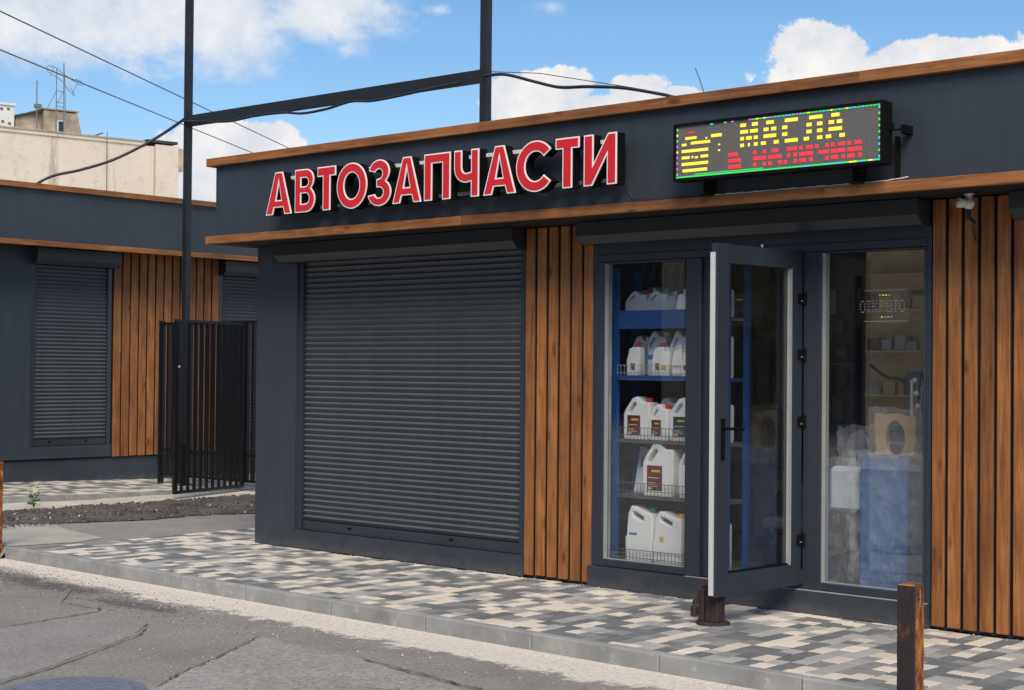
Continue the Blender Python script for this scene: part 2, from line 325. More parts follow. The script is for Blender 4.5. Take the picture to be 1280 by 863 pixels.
def stucco_mat():
    mt, t, b = new_mat('old_tan_render'); v = coords(t, rnd=False)
    n1 = tnoise(t, v, .5, 8, .7); n2 = tnoise(t, v, 2.6, 9, .78); vs = coords(t, (1.6, 1.6, .16), False)
    c = cramp(t, n1, [(.3, (.60, .52, .41)), (.7, (.70, .62, .50))])
    c = mixc(t, maths(t, 'MULTIPLY', cramp_f(t, n2, .50, .68), .45), c, (.40, .32, .24))
    c = mixc(t, maths(t, 'MULTIPLY', cramp_f(t, tnoise(t, vs, 1.1, 6, .7), .56, .70), .60), c, (.27, .22, .18))
    t.links.new(c, b.inputs['Base Color']); b.inputs['Roughness'].default_value = .95; bump(t, b, n2, .4, .05); return mt
M['stucco'] = stucco_mat()
M['oldconc'] = basic('weathered_concrete', (.40, .33, .25), .95, var=.35, scale=2.2, scol=(.13, .11, .09))
M['roofing'] = basic('bitumen_roof', (.05, .048, .046), .9, var=.3)
M['mast'] = basic('galvanised_mast', (.16, .17, .18), .6, var=.2)
M['farglass'] = basic('dark_glass', (.03, .04, .05), .15, var=.2)
M['oppwall'] = basic('opposite_render', (.62, .50, .34), .9, var=.12, scale=.6, scol=(.42, .33, .22))
M['darkwall'] = basic('dark_brick_render', (.07, .065, .06), .9, var=.3, scale=.6)

# ------------------------------------------------------------------ mesh helpers
class MB:
    """collects shapes into one mesh"""
    def __init__(s, mats=('grey',)):
        s.v = []; s.f = []; s.mi = []; s.mats = [mats] if isinstance(mats, str) else list(mats)
    def add(s, vs, fs, mi=0):
        k = len(s.v); s.v += [tuple(p) for p in vs]; s.f += [tuple(i + k for i in f) for f in fs]; s.mi += [mi] * len(fs); return s
    def box(s, x0, x1, y0, y1, z0, z1, mi=0, bev=0.0):
        if bev <= 0:
            vs = [(x, y, z) for x in (x0, x1) for y in (y0, y1) for z in (z0, z1)]
            return s.add(vs, [(0, 1, 3, 2), (4, 6, 7, 5), (0, 4, 5, 1), (2, 3, 7, 6), (0, 2, 6, 4), (1, 5, 7, 3)], mi)
        bm = bmesh.new(); bmesh.ops.create_cube(bm, size=1.0)
        bmesh.ops.scale(bm, vec=(x1 - x0, y1 - y0, z1 - z0), verts=bm.verts); bmesh.ops.translate(bm, vec=((x0 + x1) / 2, (y0 + y1) / 2, (z0 + z1) / 2), verts=bm.verts)
        bmesh.ops.bevel(bm, geom=bm.edges[:], offset=bev, segments=1, affect='EDGES', profile=.5)
        s.add([v.co for v in bm.verts], [tuple(v.index for v in f.verts) for f in bm.faces], mi); bm.free(); return s
    def prism(s, prof, axis, a, b, mi=0):
        """extrude a 2D profile (list of pairs) along an axis; pairs are the two other axes in order"""
        n = len(prof)
        def P(u, v, t): return {0: (t, u, v), 1: (u, t, v), 2: (u, v, t)}[axis]
        vs = [P(u, v, a) for u, v in prof] + [P(u, v, b) for u, v in prof]
        fs = [(i, (i + 1) % n, n + (i + 1) % n, n + i) for i in range(n)] + [tuple(range(n))[::-1], tuple(range(n, 2 * n))]
        return s.add(vs, fs, mi)
    def tube(s, pts, r, n=6, mi=0, r2=None, close=True):
        pts = [Vector(p) for p in pts]; k = len(s.v); m_ = len(pts)
        for i, p in enumerate(pts):
            d = (pts[min(i + 1, m_ - 1)] - pts[max(i - 1, 0)]).normalized()
            a = d.cross(Vector((0, 0, 1)))
            if a.length < 1e-3: a = d.cross(Vector((0, 1, 0)))
            a.normalize(); b_ = d.cross(a); rr = r if r2 is None else r + (r2 - r) * i / (m_ - 1)
            for j in range(n):
                t = 2 * pi * j / n; s.v.append(tuple(p + a * cos(t) * rr + b_ * sin(t) * rr))
        for i in range(m_ - 1):
            for j in range(n):
                s.f.append((k + i * n + j, k + i * n + (j + 1) % n, k + (i + 1) * n + (j + 1) % n, k + (i + 1) * n + j)); s.mi.append(mi)
        if close:
            s.f.append(tuple(k + j for j in range(n))[::-1]); s.f.append(tuple(k + (m_ - 1) * n + j for j in range(n))); s.mi += [mi, mi]
        return s
    def bar(s, a, b, wd, ht, mi=0):
        """rectangular bar from a to b"""
        a = Vector(a); b = Vector(b); d = (b - a).normalized(); side = d.cross(Vector((0, 0, 1)))
        if side.length < 1e-3: side = Vector((1, 0, 0))
        side.normalize(); up = side.cross(d)
        vs = [p + side * (sx * wd / 2) + up * (sz * ht / 2) for p in (a, b) for sx, sz in ((-1, -1), (1, -1), (1, 1), (-1, 1))]
        return s.add(vs, [(0, 1, 5, 4), (1, 2, 6, 5), (2, 3, 7, 6), (3, 0, 4, 7), (3, 2, 1, 0), (4, 5, 6, 7)], mi)
    def lathe(s, prof, cx, cy, n=16, mi=0):
        k = len(s.v)
        for r, z in prof:
            for j in range(n): s.v.append((cx + r * cos(2 * pi * j / n), cy + r * sin(2 * pi * j / n), z))
        for i in range(len(prof) - 1):
            for j in range(n): s.f.append((k + i * n + j, k + i * n + (j + 1) % n, k + (i + 1) * n + (j + 1) % n, k + (i + 1) * n + j)); s.mi.append(mi)
        s.f.append(tuple(k + j for j in range(n))[::-1]); s.f.append(tuple(k + (len(prof) - 1) * n + j for j in range(n))); s.mi += [mi, mi]
        return s
    def mesh(s, name, smooth=False):
        me = bpy.data.meshes.new(name); me.from_pydata(s.v, [], s.f)
        for q in s.mats: me.materials.append(M[q])
        me.polygons.foreach_set('material_index', s.mi)
        bm = bmesh.new(); bm.from_mesh(me); bmesh.ops.recalc_face_normals(bm, faces=bm.faces); bm.to_mesh(me); bm.free()
        if smooth: me.polygons.foreach_set('use_smooth', [True] * len(me.polygons))
        me.update(); return me
def link(name, me, parent=None, loc=None, rot=None):
    o = bpy.data.objects.new(name, me); COL.objects.link(o)
    if parent is not None: o.parent = parent
    if loc is not None: o.location = loc
    if rot is not None: o.rotation_euler = rot
    return o
def part(name, mb, parent, smooth=False, label=None, kind=None):
    """mesh written in world coordinates under a thing whose Empty stands at parent['base']"""
    root = parent
    off = Vector((0, 0, 0)); p = parent
    while p is not None: off += p.location; p = p.parent
    mb.v = [tuple(Vector(v) - off) for v in mb.v]
    o = link(name, mb.mesh(name, smooth), parent)
    if label: o['label'] = label
    if kind: o['kind'] = kind
    return o
def tag(o, label, cat, group=None):
    o['label'] = label; o['category'] = cat
    if group: o['group'] = group
    return o
def thing(name, label, cat, loc=(0, 0, 0), group=None, rz=0):
    o = bpy.data.objects.new(name, None); o.empty_display_size = .1; COL.objects.link(o); o.location = loc; o.rotation_euler = (0, 0, rz)
    return tag(o, label, cat, group)
def single(name, mb, label, cat, base, group=None, smooth=False):
    mb.v = [tuple(Vector(v) - Vector(base)) for v in mb.v]
    return tag(link(name, mb.mesh(name, smooth), None, base), label, cat, group)
def struct(name, mb, base=(0, 0, 0)):
    mb.v = [tuple(Vector(v) - Vector(base)) for v in mb.v]
    o = link(name, mb.mesh(name), None, base); o['kind'] = 'structure'; return o
def shape(loops, depth, mats, bevel=0.0, res=1, offset=0.0, name='shape'):
    """filled 2D outline with holes -> mesh in XZ, thickness along Y (front at -depth/2)"""
    cu = bpy.data.curves.new(name, 'CURVE'); cu.dimensions = '2D'; cu.fill_mode = 'BOTH'
    cu.extrude = depth / 2 - bevel; cu.bevel_depth = bevel; cu.bevel_resolution = res; cu.offset = offset
    for lp in loops:
        sp_ = cu.splines.new('POLY'); sp_.points.add(len(lp) - 1); sp_.use_cyclic_u = True
        for p, (x, z) in zip(sp_.points, lp): p.co = (x, z, 0, 1)
    tmp = bpy.data.objects.new('tmp', cu); me = bpy.data.meshes.new_from_object(tmp)
    bpy.data.objects.remove(tmp); bpy.data.curves.remove(cu)
    me.transform(Matrix.Rotation(pi / 2, 4, 'X')); me.materials.clear()
    for q in ([mats] if isinstance(mats, str) else mats): me.materials.append(M[q])
    for p in me.polygons: p.material_index = 0; p.use_smooth = False
    me.name = name; return me
def smooth_pts(pts, n=6):
    P_ = [Vector(p) for p in pts]; out_ = []
    for i in range(len(P_) - 1):
        p0 = P_[max(i - 1, 0)]; p1 = P_[i]; p2 = P_[i + 1]; p3 = P_[min(i + 2, len(P_) - 1)]
        for k in range(n):
            t = k / n; out_.append(.5 * ((2 * p1) + (-p0 + p2) * t + (2 * p0 - 5 * p1 + 4 * p2 - p3) * t * t + (-p0 + 3 * p1 - 3 * p2 + p3) * t ** 3))
    out_.append(P_[-1]); return out_
def clone(o, parent=None, loc=None):
    c = o.copy(); COL.objects.link(c)
    if parent is not None: c.parent = parent
    if loc is not None: c.location = loc
    for ch in list(o.children): clone(ch, c)
    return c

# ================================================================== GROUND
def sheet(x0, x1, y0, y1, z, mat):
    return MB(mat).add([(x0, y0, z), (x1, y0, z), (x1, y1, z), (x0, y1, z)], [(0, 1, 2, 3)])
struct('road', sheet(-400, 400, -400, 400, -.10, 'road'))
KS = -.0195                                              # the kerb runs out very slightly to the right
def kerb_y(x): return -1.634 + KS * (x + 1.2)            # back of the kerb
# yard between the two shops
g = MB('yard')
ye = [(-60, -9.2), (-3.5, -9.2), (-3.3, -4.0), (-2.9, -2.1), (-2.3, -1.70), (-1.225, -1.66)]       # street edge of the yard, ramped down to the road
ro = [(-60, -9.9), (-2.8, -9.9), (-2.6, -4.1), (-2.3, -2.45), (-1.9, -1.98), (-1.225, -1.76)]
g.add([(x, y, -.004) for x, y in ye] + [(-1.0, -1.66, -.004), (-1.0, 14, -.004), (-60, 14, -.004)], [tuple(range(9))])
for i in range(5): g.add([(*ye[i], -.004), (*ye[i + 1], -.004), (*ro[i + 1], -.104), (*ro[i], -.104)], [(0, 1, 2, 3)])
struct('yard_ground', g)
g = MB('apron')
pts = [(-2.72, -.35), (-2.1, -.55), (-1.25, -.72), (-1.10, -1.1), (-1.23, -1.655), (-2.3, -1.69), (-2.9, -2.05), (-3.6, -2.3), (-3.6, -.6), (-3.2, -.55)]
g.add([(x, y, .0005) for x, y in pts], [tuple(range(len(pts)))[::-1]])
struct('concrete_apron', g)

# --- kerb: separate stones with recessed joints
kerb = struct('kerb', MB('joint').prism([(-1.215, kerb_y(-1.2) - .072), (-1.215, kerb_y(-1.2) - .006), (9.5, kerb_y(9.5) - .006), (9.5, kerb_y(9.5) - .072)], 2, -.2, -.012))
xs = [-1.22, -.62, .285, 1.19, 2.09, 3.016, 3.92, 4.813, 5.754, 6.66, 7.58, 8.5, 9.42]
for a, b in zip(xs[:-1], xs[1:]):
    L_ = b - a - .008; mb = MB('concrete')
    mb.box(0, L_, -.078, 0, -.14, random.uniform(-.002, .003), bev=.006)
    o = link('kerb_stone', mb.mesh('kerb_stone'), kerb, (a + .004, kerb_y(a), 0), (0, random.uniform(-.001, .001), math.atan(KS)))

# --- pavement: columns of pavers, three lengths, four colours
PW, GAP = .1055, .006
LEN = (.098, .138, .182)
pav = struct('pavement', MB('joint').add([(-1.02, kerb_y(-1.0) + .001, -.009), (9.4, kerb_y(9.4) + .001, -.009), (9.4, .03, -.009), (.02, .03, -.009), (.02, 3.2, -.009), (-1.02, 3.2, -.009)], [tuple(range(6))]))
pm = {}
for ci in range(4):
    for li, ln in enumerate(LEN):
        mb = MB('pv%d' % ci); mb.box(-PW / 2 + GAP / 2, PW / 2 - GAP / 2, -ln / 2 + GAP / 2, ln / 2 - GAP / 2, -.03, 0, bev=.0035); pm[ci, li] = mb.mesh('paver')
camp = Vector((10.814, -8.757, 1.55))
cand = []
rp = random.Random(5)
x = -1.0 + PW / 2; prev = []
while x < 9.3:
    y = kerb_y(x) + .002 - (rp.random() * .06); yend = -.012 if x > .02 else 3.1
    y0k = kerb_y(x) + .002
    cols = []
    while y < yend - .02:
        li = rp.choices((0, 1, 2), (30, 36, 34))[0]; ci = rp.choices((0, 1, 2, 3), (31, 22, 30, 17))[0]
        y1 = y + LEN[li]
        cols.append((x, y, y1, li, ci)); y = y1
    for (xx, a, b, li, ci) in cols:
        lo = max(a, y0k); hi = min(b, yend)
        if hi - lo > .03: cand.append((xx, lo, hi, li if (lo == a and hi == b) else None, ci))
    x += PW
def paver_size(c):
    d = (Vector((c[0], (c[1] + c[2]) / 2, 0)) - camp); r = d.length
    dx = d.dot(RT) / d.dot(FW) * 54.73 / 36 + .5; dy = .5 * .674 - d.dot(UP) / d.dot(FW) * 54.73 / 36
    vis = -.01 < dx < 1.01 and 0 < dy < .69
    return (1 if vis else 0, (c[2] - c[1]) / r ** 2.5)
cand.sort(key=paver_size, reverse=True)
rest = MB(['pv0', 'pv1', 'pv2', 'pv3'])
for i, (px, a, b, li, ci) in enumerate(cand):
    dz = rp.uniform(-.0025, .002)
    if i < 300:
        if li is not None: link('paver', pm[ci, li], pav, (px, (a + b) / 2, dz), (rp.uniform(-.006, .006), rp.uniform(-.008, .008), 0))
        else:
            mb = MB('pv%d' % ci); ln = b - a; mb.box(-PW / 2 + GAP / 2, PW / 2 - GAP / 2, -ln / 2 + GAP / 2, ln / 2 - GAP / 2, -.03, 0, bev=.0035)
            link('paver', mb.mesh('paver'), pav, (px, (a + b) / 2, dz))
    else:
        rest.box(px - PW / 2 + GAP / 2, px + PW / 2 - GAP / 2, a + GAP / 2, b - GAP / 2, -.03, dz + .0005, ci)
o = link('distant_pavers', rest.mesh('distant_pavers'), pav); o['kind'] = 'stuff'

# --- pavement in front of the left shop, sloping gently
fp = MB(['joint', 'pv0', 'pv1', 'pv2', 'pv3'])
def fz(y): return .066 - .026 * (y - 1.6)
fp.add([(-4.66, -9, fz(-9) - .006), (-4.66, 13, fz(13) - .006), (-7.1, 13, fz(13) - .006), (-7.1, -9, fz(-9) - .006)], [(0, 1, 2, 3)], 0)
y = -9.0
while y < 12:
    xx = -4.67 - rp.random() * .05
    while xx > -7.0:
        ln = rp.choice(LEN) * 1.25; ci = rp.choices((1, 2, 3, 4), (34, 22, 26, 18))[0]; z = fz(y + .07)
        fp.box(xx - ln + .004, xx - .004, y + .004, y + .126, z - .02, z, ci); xx -= ln
    y += .13
fpo = struct('far_pavement', MB('joint').add([(-4.6, -9, -.1), (-4.6, 13, -.4), (-7.1, 13, -.4), (-7.1, -9, -.1)], [(0, 1, 2, 3)]))
o = link('far_pavers', fp.mesh('far_pavers'), fpo); o['kind'] = 'stuff'
fk = struct('far_kerb', MB('joint').add([(-4.65, -9, fz(-9) - .01), (-4.65, 13, fz(13) - .01), (-4.61, 13, fz(13) - .01), (-4.61, -9, fz(-9) - .01), (-4.61, -9, -.1), (-4.61, 13, -.5)], [(0, 1, 2, 3), (3, 2, 5, 4)]))
y = -9.0
for k in range(22):
    b = y + 1.0; mb = MB('concrete'); mb.v = []
    vs = [(x_, y_, z_) for x_ in (-4.67, -4.595) for y_ in (y + .005, b - .005) for z_ in (-.35, 0)]
    vs = [(p[0], p[1], p[2] if p[2] < -.1 else fz(p[1]) + .003) for p in vs]
    mb.add(vs, [(0, 1, 3, 2), (4, 6, 7, 5), (0, 4, 5, 1), (2, 3, 7, 6), (0, 2, 6, 4), (1, 5, 7, 3)])
    link('kerb_stone', mb.mesh('kerb_stone'), fk); y = b

# --- stone dust and the dark gravelly heap across the yard
from mathutils import noise as mn
def heap(x0, x1, y0, y1, nx, ny, hfun, mat, edge):
    mb = MB(mat); vs = []; fs = []
    for j in range(ny + 1):
        for i in range(nx + 1):
            u, v = i / nx, j / ny; yy = y0 + (y1 - y0) * v
            a = x0 + edge(yy, 0); b = x1 + edge(yy, 1); xx = a + (b - a) * u
            vs.append((xx, yy, hfun(u, v, xx, yy)))
    for j in range(ny):
        for i in range(nx): k = j * (nx + 1) + i; fs.append((k, k + 1, k + nx + 2, k + nx + 1))
    return mb.add(vs, fs)
def nz(x, y, s, o=0): return mn.noise(Vector((x * s, y * s, o)))
struct('dust_strip', heap(-4.62, -3.75, -9, 12, 8, 160, lambda u, v, x, y: min(.003 + (.035 * (1 - u)) * (1 - u), fz(y) - .06 if fz(y) > .07 else .02) + .004 * nz(x, y, 9) * (1 if .05 < u < .95 else 0), 'sand',
     lambda y, e: (0 if e == 0 else .16 * nz(0, y, 1.4) + .05 * nz(0, y, 6))))
def hh(u, v, x, y):
    e = max(0, min(1, min(u, 1 - u) * 4)); return .004 + e * (.045 + .035 * nz(x, y, 2.5, 3) + .04 * nz(x, y, 9, 1)) 
mul = struct('gravel_heap', heap(-3.95, -2.75, -1.1, 11, 18, 180, hh, 'mulch', lambda y, e: (.10 * nz(5, y, 2) if e == 0 else .22 + .35 * max(0, min(1, (y + .2) / 2.)) * 1.0 + .16 * nz(9, y, 1.2) + .06 * nz(2, y, 6) - .5 * max(0, (-.2 - y)))))
mul['kind'] = 'stuff'
def scatter(name, n, place, smin, smax, mat, seed, flat=.6):
    r = random.Random(seed); mb = MB(mat); k = 0
    for _ in range(n):
        p = place(r)
        if p is None: continue
        s = smin * (smax / smin) ** (r.random() ** 2.0); a = r.random() * 6.28
        q = [(cos(a + t) * s * r.uniform(.6, 1.1), sin(a + t) * s * r.uniform(.6, 1.1)) for t in (0, 1.3, 2.6, 3.9, 5.1)]
        z = p[2]; vs = [(p[0] + u, p[1] + v, z - .002) for u, v in q] + [(p[0] + u * .6, p[1] + v * .6, z + s * flat * r.uniform(.7, 1.2)) for u, v in q]
        mb.add(vs, [(i, (i + 1) % 5, 5 + (i + 1) % 5, 5 + i) for i in range(5)] + [(5, 6, 7, 8, 9)])
    o = link(name, mb.mesh(name)); o['kind'] = 'stuff'; return o
def pl_heap(r):
    y = r.uniform(-1.1, 7); u = r.random(); x = -3.95 + u * (1.5 + .35 * max(0, min(1, (y + .2) / 2.)))
    return (x, y, .05 if .15 < u < .85 else .015)
scatter('gravel_crumbs', 6500, pl_heap, .004, .022, 'pebbledark', 11, .8)
scatter('pale_gravel', 700, pl_heap, .004, .013, 'pebble', 12, .9)
def pl_kerb(r):
    x = r.uniform(-1.6, 9); d = abs(r.gauss(0, .28)) + .005; y = kerb_y(x) - .09 - d
    return (x, y, -.099) if mn.noise(Vector((x * 1.5, y * 2, 4))) + r.uniform(-.35, .35) > -.12 else None
scatter('kerb_gravel', 4500, pl_kerb, .002, .009, 'pebble', 13)
def pl_dirt(r):
    x = r.gauss(.6, 1.3); y = -2.25 - .10 * (x - .3) + r.gauss(0, .20)
    return (x, y, -.098) if y < kerb_y(x) - .1 and x > -1.9 else None
scatter('dark_grit', 3000, pl_dirt, .0012, .006, 'pebbledark', 14)
scatter('loose_road_grit', 900, lambda r: (r.uniform(-1, 9), r.uniform(-5, -2.1), -.098), .002, .007, 'pebble', 15)
scatter('pavement_grit', 260, lambda r: (r.uniform(-.9, 8), -abs(r.gauss(0, .05)) - .01, .0), .003, .009, 'pebble', 16)

# --- asphalt layers and cracks in the lane
def ragged(pts, amp, step, seed):
    r = random.Random(seed); out_ = []
    for i in range(len(pts)):
        a = Vector(pts[i]); b = Vector(pts[(i + 1) % len(pts)]); n = max(1, int((b - a).length / step))
        for k in range(n):
            p = a.lerp(b, k / n); out_.append((p.x + r.uniform(-amp, amp), p.y + r.uniform(-amp, amp)))
    return out_
def slab(name, pts, z0, z1, mat):
    mb = MB(mat); n = len(pts); cx = sum(p[0] for p in pts) / n; cy = sum(p[1] for p in pts) / n
    mb.add([(x, y, z0) for x, y in pts] + [(cx + (x - cx) * .994, cy + (y - cy) * .994, z1) for x, y in pts],
           [(i, (i + 1) % n, n + (i + 1) % n, n + i) for i in range(n)] + [tuple(range(n, 2 * n))])
    return struct(name, mb)
slab('asphalt_layer', ragged([(1.98, -3.62), (1.70, -2.74), (2.45, -2.86), (2.75, -3.15), (3.25, -4.02), (3.6, -4.9), (2.2, -5.5)], .012, .06, 3), -.104, -.094, 'patch')
slab('asphalt_layer', ragged([(4.16, -3.95), (3.98, -3.72), (3.72, -3.25), (3.36, -2.66), (4.3, -2.75), (6.0, -3.05), (7.6, -3.6), (8.0, -6), (4.6, -5.6)], .014, .06, 4), -.104, -.090, 'patch2')
def crack(pts, wd, seed, mat='crack'):
    r = random.Random(seed); mb = MB(mat); P_ = []
    for a, b in zip(pts[:-1], pts[1:]):
        n = 14
        for k in range(n): P_.append((a[0] + (b[0] - a[0]) * k / n + r.uniform(-.012, .012), a[1] + (b[1] - a[1]) * k / n + r.uniform(-.012, .012)))
    P_.append(pts[-1]); vs = []; n = len(P_)
    for i, (x, y) in enumerate(P_):
        q = wd * r.uniform(.5, 1.5) / 2 * (1 if 0 < i < n - 1 else .1); a = Vector(P_[max(0, i - 1)]); b = Vector(P_[min(n - 1, i + 1)]); d = (b - a).normalized()
        vs += [(x - d.y * q, y + d.x * q, -.0885), (x + d.y * q, y - d.x * q, -.0885)]
    mb.add(vs, [(2 * i, 2 * i + 1, 2 * i + 3, 2 * i + 2) for i in range(n - 1)]); struct('crack', mb)
crack([(4.3, -2.73), (5.2, -2.86), (6.1, -3.0)], .012, 9)
crack([(.2, -3.4), (.76, -2.9), (1.1, -2.62), (1.5, -2.5)], .010, 2)
M['crackpale'] = basic('crack_grit', (.17, .16, .145), .95, var=.4, scale=20)
crack([(1.1, -4.7), (1.98, -3.66), (1.84, -2.80), (1.66, -2.68)], .011, 1)
crack([(2.45, -2.84), (2.78, -3.13), (3.28, -4.00), (3.62, -4.8)], .011, 7, 'crackpale')
crack([(3.35, -2.66), (3.71, -3.25), (3.97, -3.73), (4.15, -3.97)], .009, 8)
crack([(.76, -2.32), (1.3, -2.75), (1.68, -2.73)], .008, 6, 'crackpale')
crack([(4.9, -3.3), (5.6, -2.95), (6.4, -2.75)], .008, 5)

# --- manhole cover
mc = thing('manhole_cover', 'round blue grey iron manhole cover sunk in the road at the lower left', 'manhole cover', (4.00, -4.38, -.10))
mb = MB('manhole'); mb.lathe([(.36, -.098), (.36, -.078), (.352, -.074), (.30, -.074), (.298, -.079)], 4.00, -4.38, 40); part('frame_ring', mb, mc)
mb = MB('manhole'); mb.lathe([(.292, -.098), (.292, -.074), (.286, -.071)], 4.00, -4.38, 40)
for i in range(-5, 6):
    for j in range(-5, 6):
        if i * i + j * j < 27: mb.box(4.0 + i * .048 - .016, 4.0 + i * .048 + .016, -4.38 + j * .048 - .006, -4.38 + j * .048 + .006, -.073, -.067)
part('cover_plate', mb, mc)

# ================================================================== MAIN SHOP
shop = thing('auto_parts_shop', 'anthracite grey single storey shop with larch cladding and red lettering above a long closed shutter', 'shop building', (0, 0, 0))
XR = 12.0
mb = MB('grey')                                              # body: piers, side, back, roof
mb.box(0, .53, 0, .12, .0, 2.602); part('front_pier', mb, shop)
part('side_wall', MB('grey').box(.001, .12, .12, 5.9, 0, 2.605), shop)
part('back_wall', MB('grey').box(.12, XR, 5.78, 5.899, 0, 2.604), shop)
mb = MB(['roofing']); mb.box(0.02, XR, -.38, 6.2, 3.12, 3.20); part('roof', mb, shop)
part('soffit', MB('backing').box(-.03, XR, -.462, 6.3, 2.607, 2.640), shop)
part('fascia', MB('grey').prism([(-.02, -.45), (XR, -.45), (XR, -.37), (.06, -.37), (.06, 6.3), (-.02, 6.3)], 2, 2.64, 3.275), shop)
def strip_boards(name, x0, x1, y0, y1, z0, z1, mat, joints):
    ed = [x0] + joints + [x1]
    for a, b in zip(ed[:-1], ed[1:]): part(name, MB(mat).box(a + .0008, b - .0008, y0, y1, z0, z1, bev=.003), shop)
strip_boards('awning_board', -.10, XR, -.50, -.463, 2.602, 2.669, 'woodx', [2.94, 5.97, 8.9])
part('awning_board', MB('woody').box(-.10, -.063, -.4625, 6.3, 2.602, 2.669), shop)
strip_boards('cornice_board', -.10, XR, -.50, -.455, 3.272, 3.341, 'woodx', [3.1, 6.2, 9.2])
part('cornice_board', MB('woody').box(-.10, -.06, -.4545, 6.3, 3.272, 3.341), shop)
part('awning_ledge', MB('grey').box(-.062, XR, -.4625, -.4505, 2.64, 2.666), shop)
part('cornice_flashing', MB('grey2').box(-.059, XR, -.4545, -.36, 3.2755, 3.335), shop)

# plinth under the shutter, with a joint
for a, b, yy in ((.53, 1.72, 0), (1.722, 3.14, .0015)): part('plinth_panel', MB('grey').box(a, b, yy, .10, 0.004, .156), shop)

def shutter(parent, x0, x1, z0, z1, yface, n, mat='slat', name='roller_shutter', xf=None, base_h=.085):
    """guide rails + curtain; each slat is its own part. xf maps local (x,y,z) for the left shop"""
    def P_(mb):
        if xf: mb.v = [xf(v) for v in mb.v]
        return mb
    fr = MB('grey2'); gw = .058
    for a in (x0, x1 - gw): fr.box(a, a + gw, yface - .022, yface + .05, z0, z1)
    fr.box(x0 + gw, x1 - gw, yface + .042, yface + .05, z0, z1)
    g = part(name, P_(fr), parent)
    h = (z1 - z0 - base_h) / n
    prof = [(.014, 0.0), (.011, h * .02), (.002, h * .30), (-.009, h * .60), (-.0105, h * .65), (-.009, h * .70), (.010, h * .97), (.014, h)]
    prof = prof + [(.02, h), (.02, 0)]
    me = None
    for k in range(n):
        zz = z0 + base_h + k * h
        if me is None:
            mb = MB(mat); mb.prism([(yface + .012 + u, v) for u, v in prof], 0, x0 + gw + .002, x1 - gw - .002)
            if xf:
                o_ = Vector(xf((0, 0, 0))); mb.v = [tuple(Vector(xf(v)) - o_) for v in mb.v]
            me = mb.mesh('shutter_slat')
        link('shutter_slat', me, g, (Vector(xf((0, 0, zz))) if xf else Vector((0, 0, zz))) - pbase(g))
    mb = MB(['grey2', 'blackm']); mb.box(x0 + gw + .002, x1 - gw - .002, yface - .002, yface + .03, z0 + .002, z0 + base_h - .004, bev=.003)
    for q in (.25, .70): 
        cx = x0 + (x1 - x0) * q; mb.box(cx - .022, cx + .022, yface - .006, yface - .0015, z0 + .045, z0 + .062, 1)
    part('bottom_rail', P_(mb), g)
    return g
def pbase(p):
    off = Vector((0, 0, 0))
    while p is not None: off += p.location; p = p.parent
    return off
sh = shutter(shop, .53, 3.14, .157, 2.46, .045, 48)
def shutter_box(parent, x0, x1, zb, zt, d, xf=None, clip=''):
    prof = [(.04, zt), (-d, zt), (-d, zb + .055), (-d + .055, zb), (.04, zb)]
    mb = MB('grey2'); mb.prism(prof, 0, x0, x1)
    c1 = MB('grey2'); c1.prism([(.04, zt), (-d - .002, zt), (-d - .002, zb + .054), (-d + .054, zb - .002), (.04, zb - .002)], 0, x0 - .004, x0 - .0005)
    c2 = MB('grey2'); c2.prism([(.04, zt), (-d - .002, zt), (-d - .002, zb + .054), (-d + .054, zb - .002), (.04, zb - .002)], 0, x1 + .0005, x1 + .004)
    lip = MB('grey2'); lip.box(x0 + .01, x1 - .01, -d - .003, -d - .0005, zb + .055, zb + .063)
    if xf:
        for q in (mb, c1, c2, lip): q.v = [xf(v) for v in q.v]
    b = part('shutter_box', mb, parent)
    part('end_cap', c1, b); part('end_cap', c2, b); part('edge_bead', lip, b)
    return b
shutter_box(shop, .40, 3.137, 2.447, 2.600, .15)
shutter_box(shop, 3.755, 6.405, 2.447, 2.600, .15)
shutter_box(shop, 6.985, 9.4, 2.447, 2.600, .15)

# larch cladding
def cladding(parent, x0, n, z0, z1, width=.085, pitch=.1075, y=0.0, xf=None):
    bk = MB('backing').box(x0 - .01, x0 + pitch * (n - 1) + width + .008, y + .020, y + .03, z0 + .004, z1)
    if xf: bk.v = [xf(v) for v in bk.v]
    b = part('backing_board', bk, parent)
    for k in range(n):
        w_ = width + random.uniform(-.002, .002); zz = z0 + random.uniform(-.004, .004)
        mb = MB('woodz'); mb.box(x0 + k * pitch, x0 + k * pitch + w_, y - .008, y + .0125, zz, z1, bev=.003)
        if xf: mb.v = [xf(v) for v in mb.v]
        part('cladding_board', mb, parent)
part('partition', MB('grey').box(3.141, 3.80, .031, .10, 0, 2.603), shop)
cladding(shop, 3.155, 6, .022, 2.600, .0845, .1115)
part('partition', MB('grey').box(6.428, 7.5, .031, .10, 0, 2.603), shop)
cladding(shop, 6.436, 6, .018, 2.600, .0795, .1028)
# beyond the frame: the building goes on with another shutter bay
part('plinth_panel', MB('grey').box(7.06, 9.5, -.005, .1, .004, .156), shop)
shutter(shop, 7.062, 9.45, .157, 2.46, .045, 48)
part('front_pier', MB('grey').box(9.451, XR, 0, .12, 0, 2.602), shop)

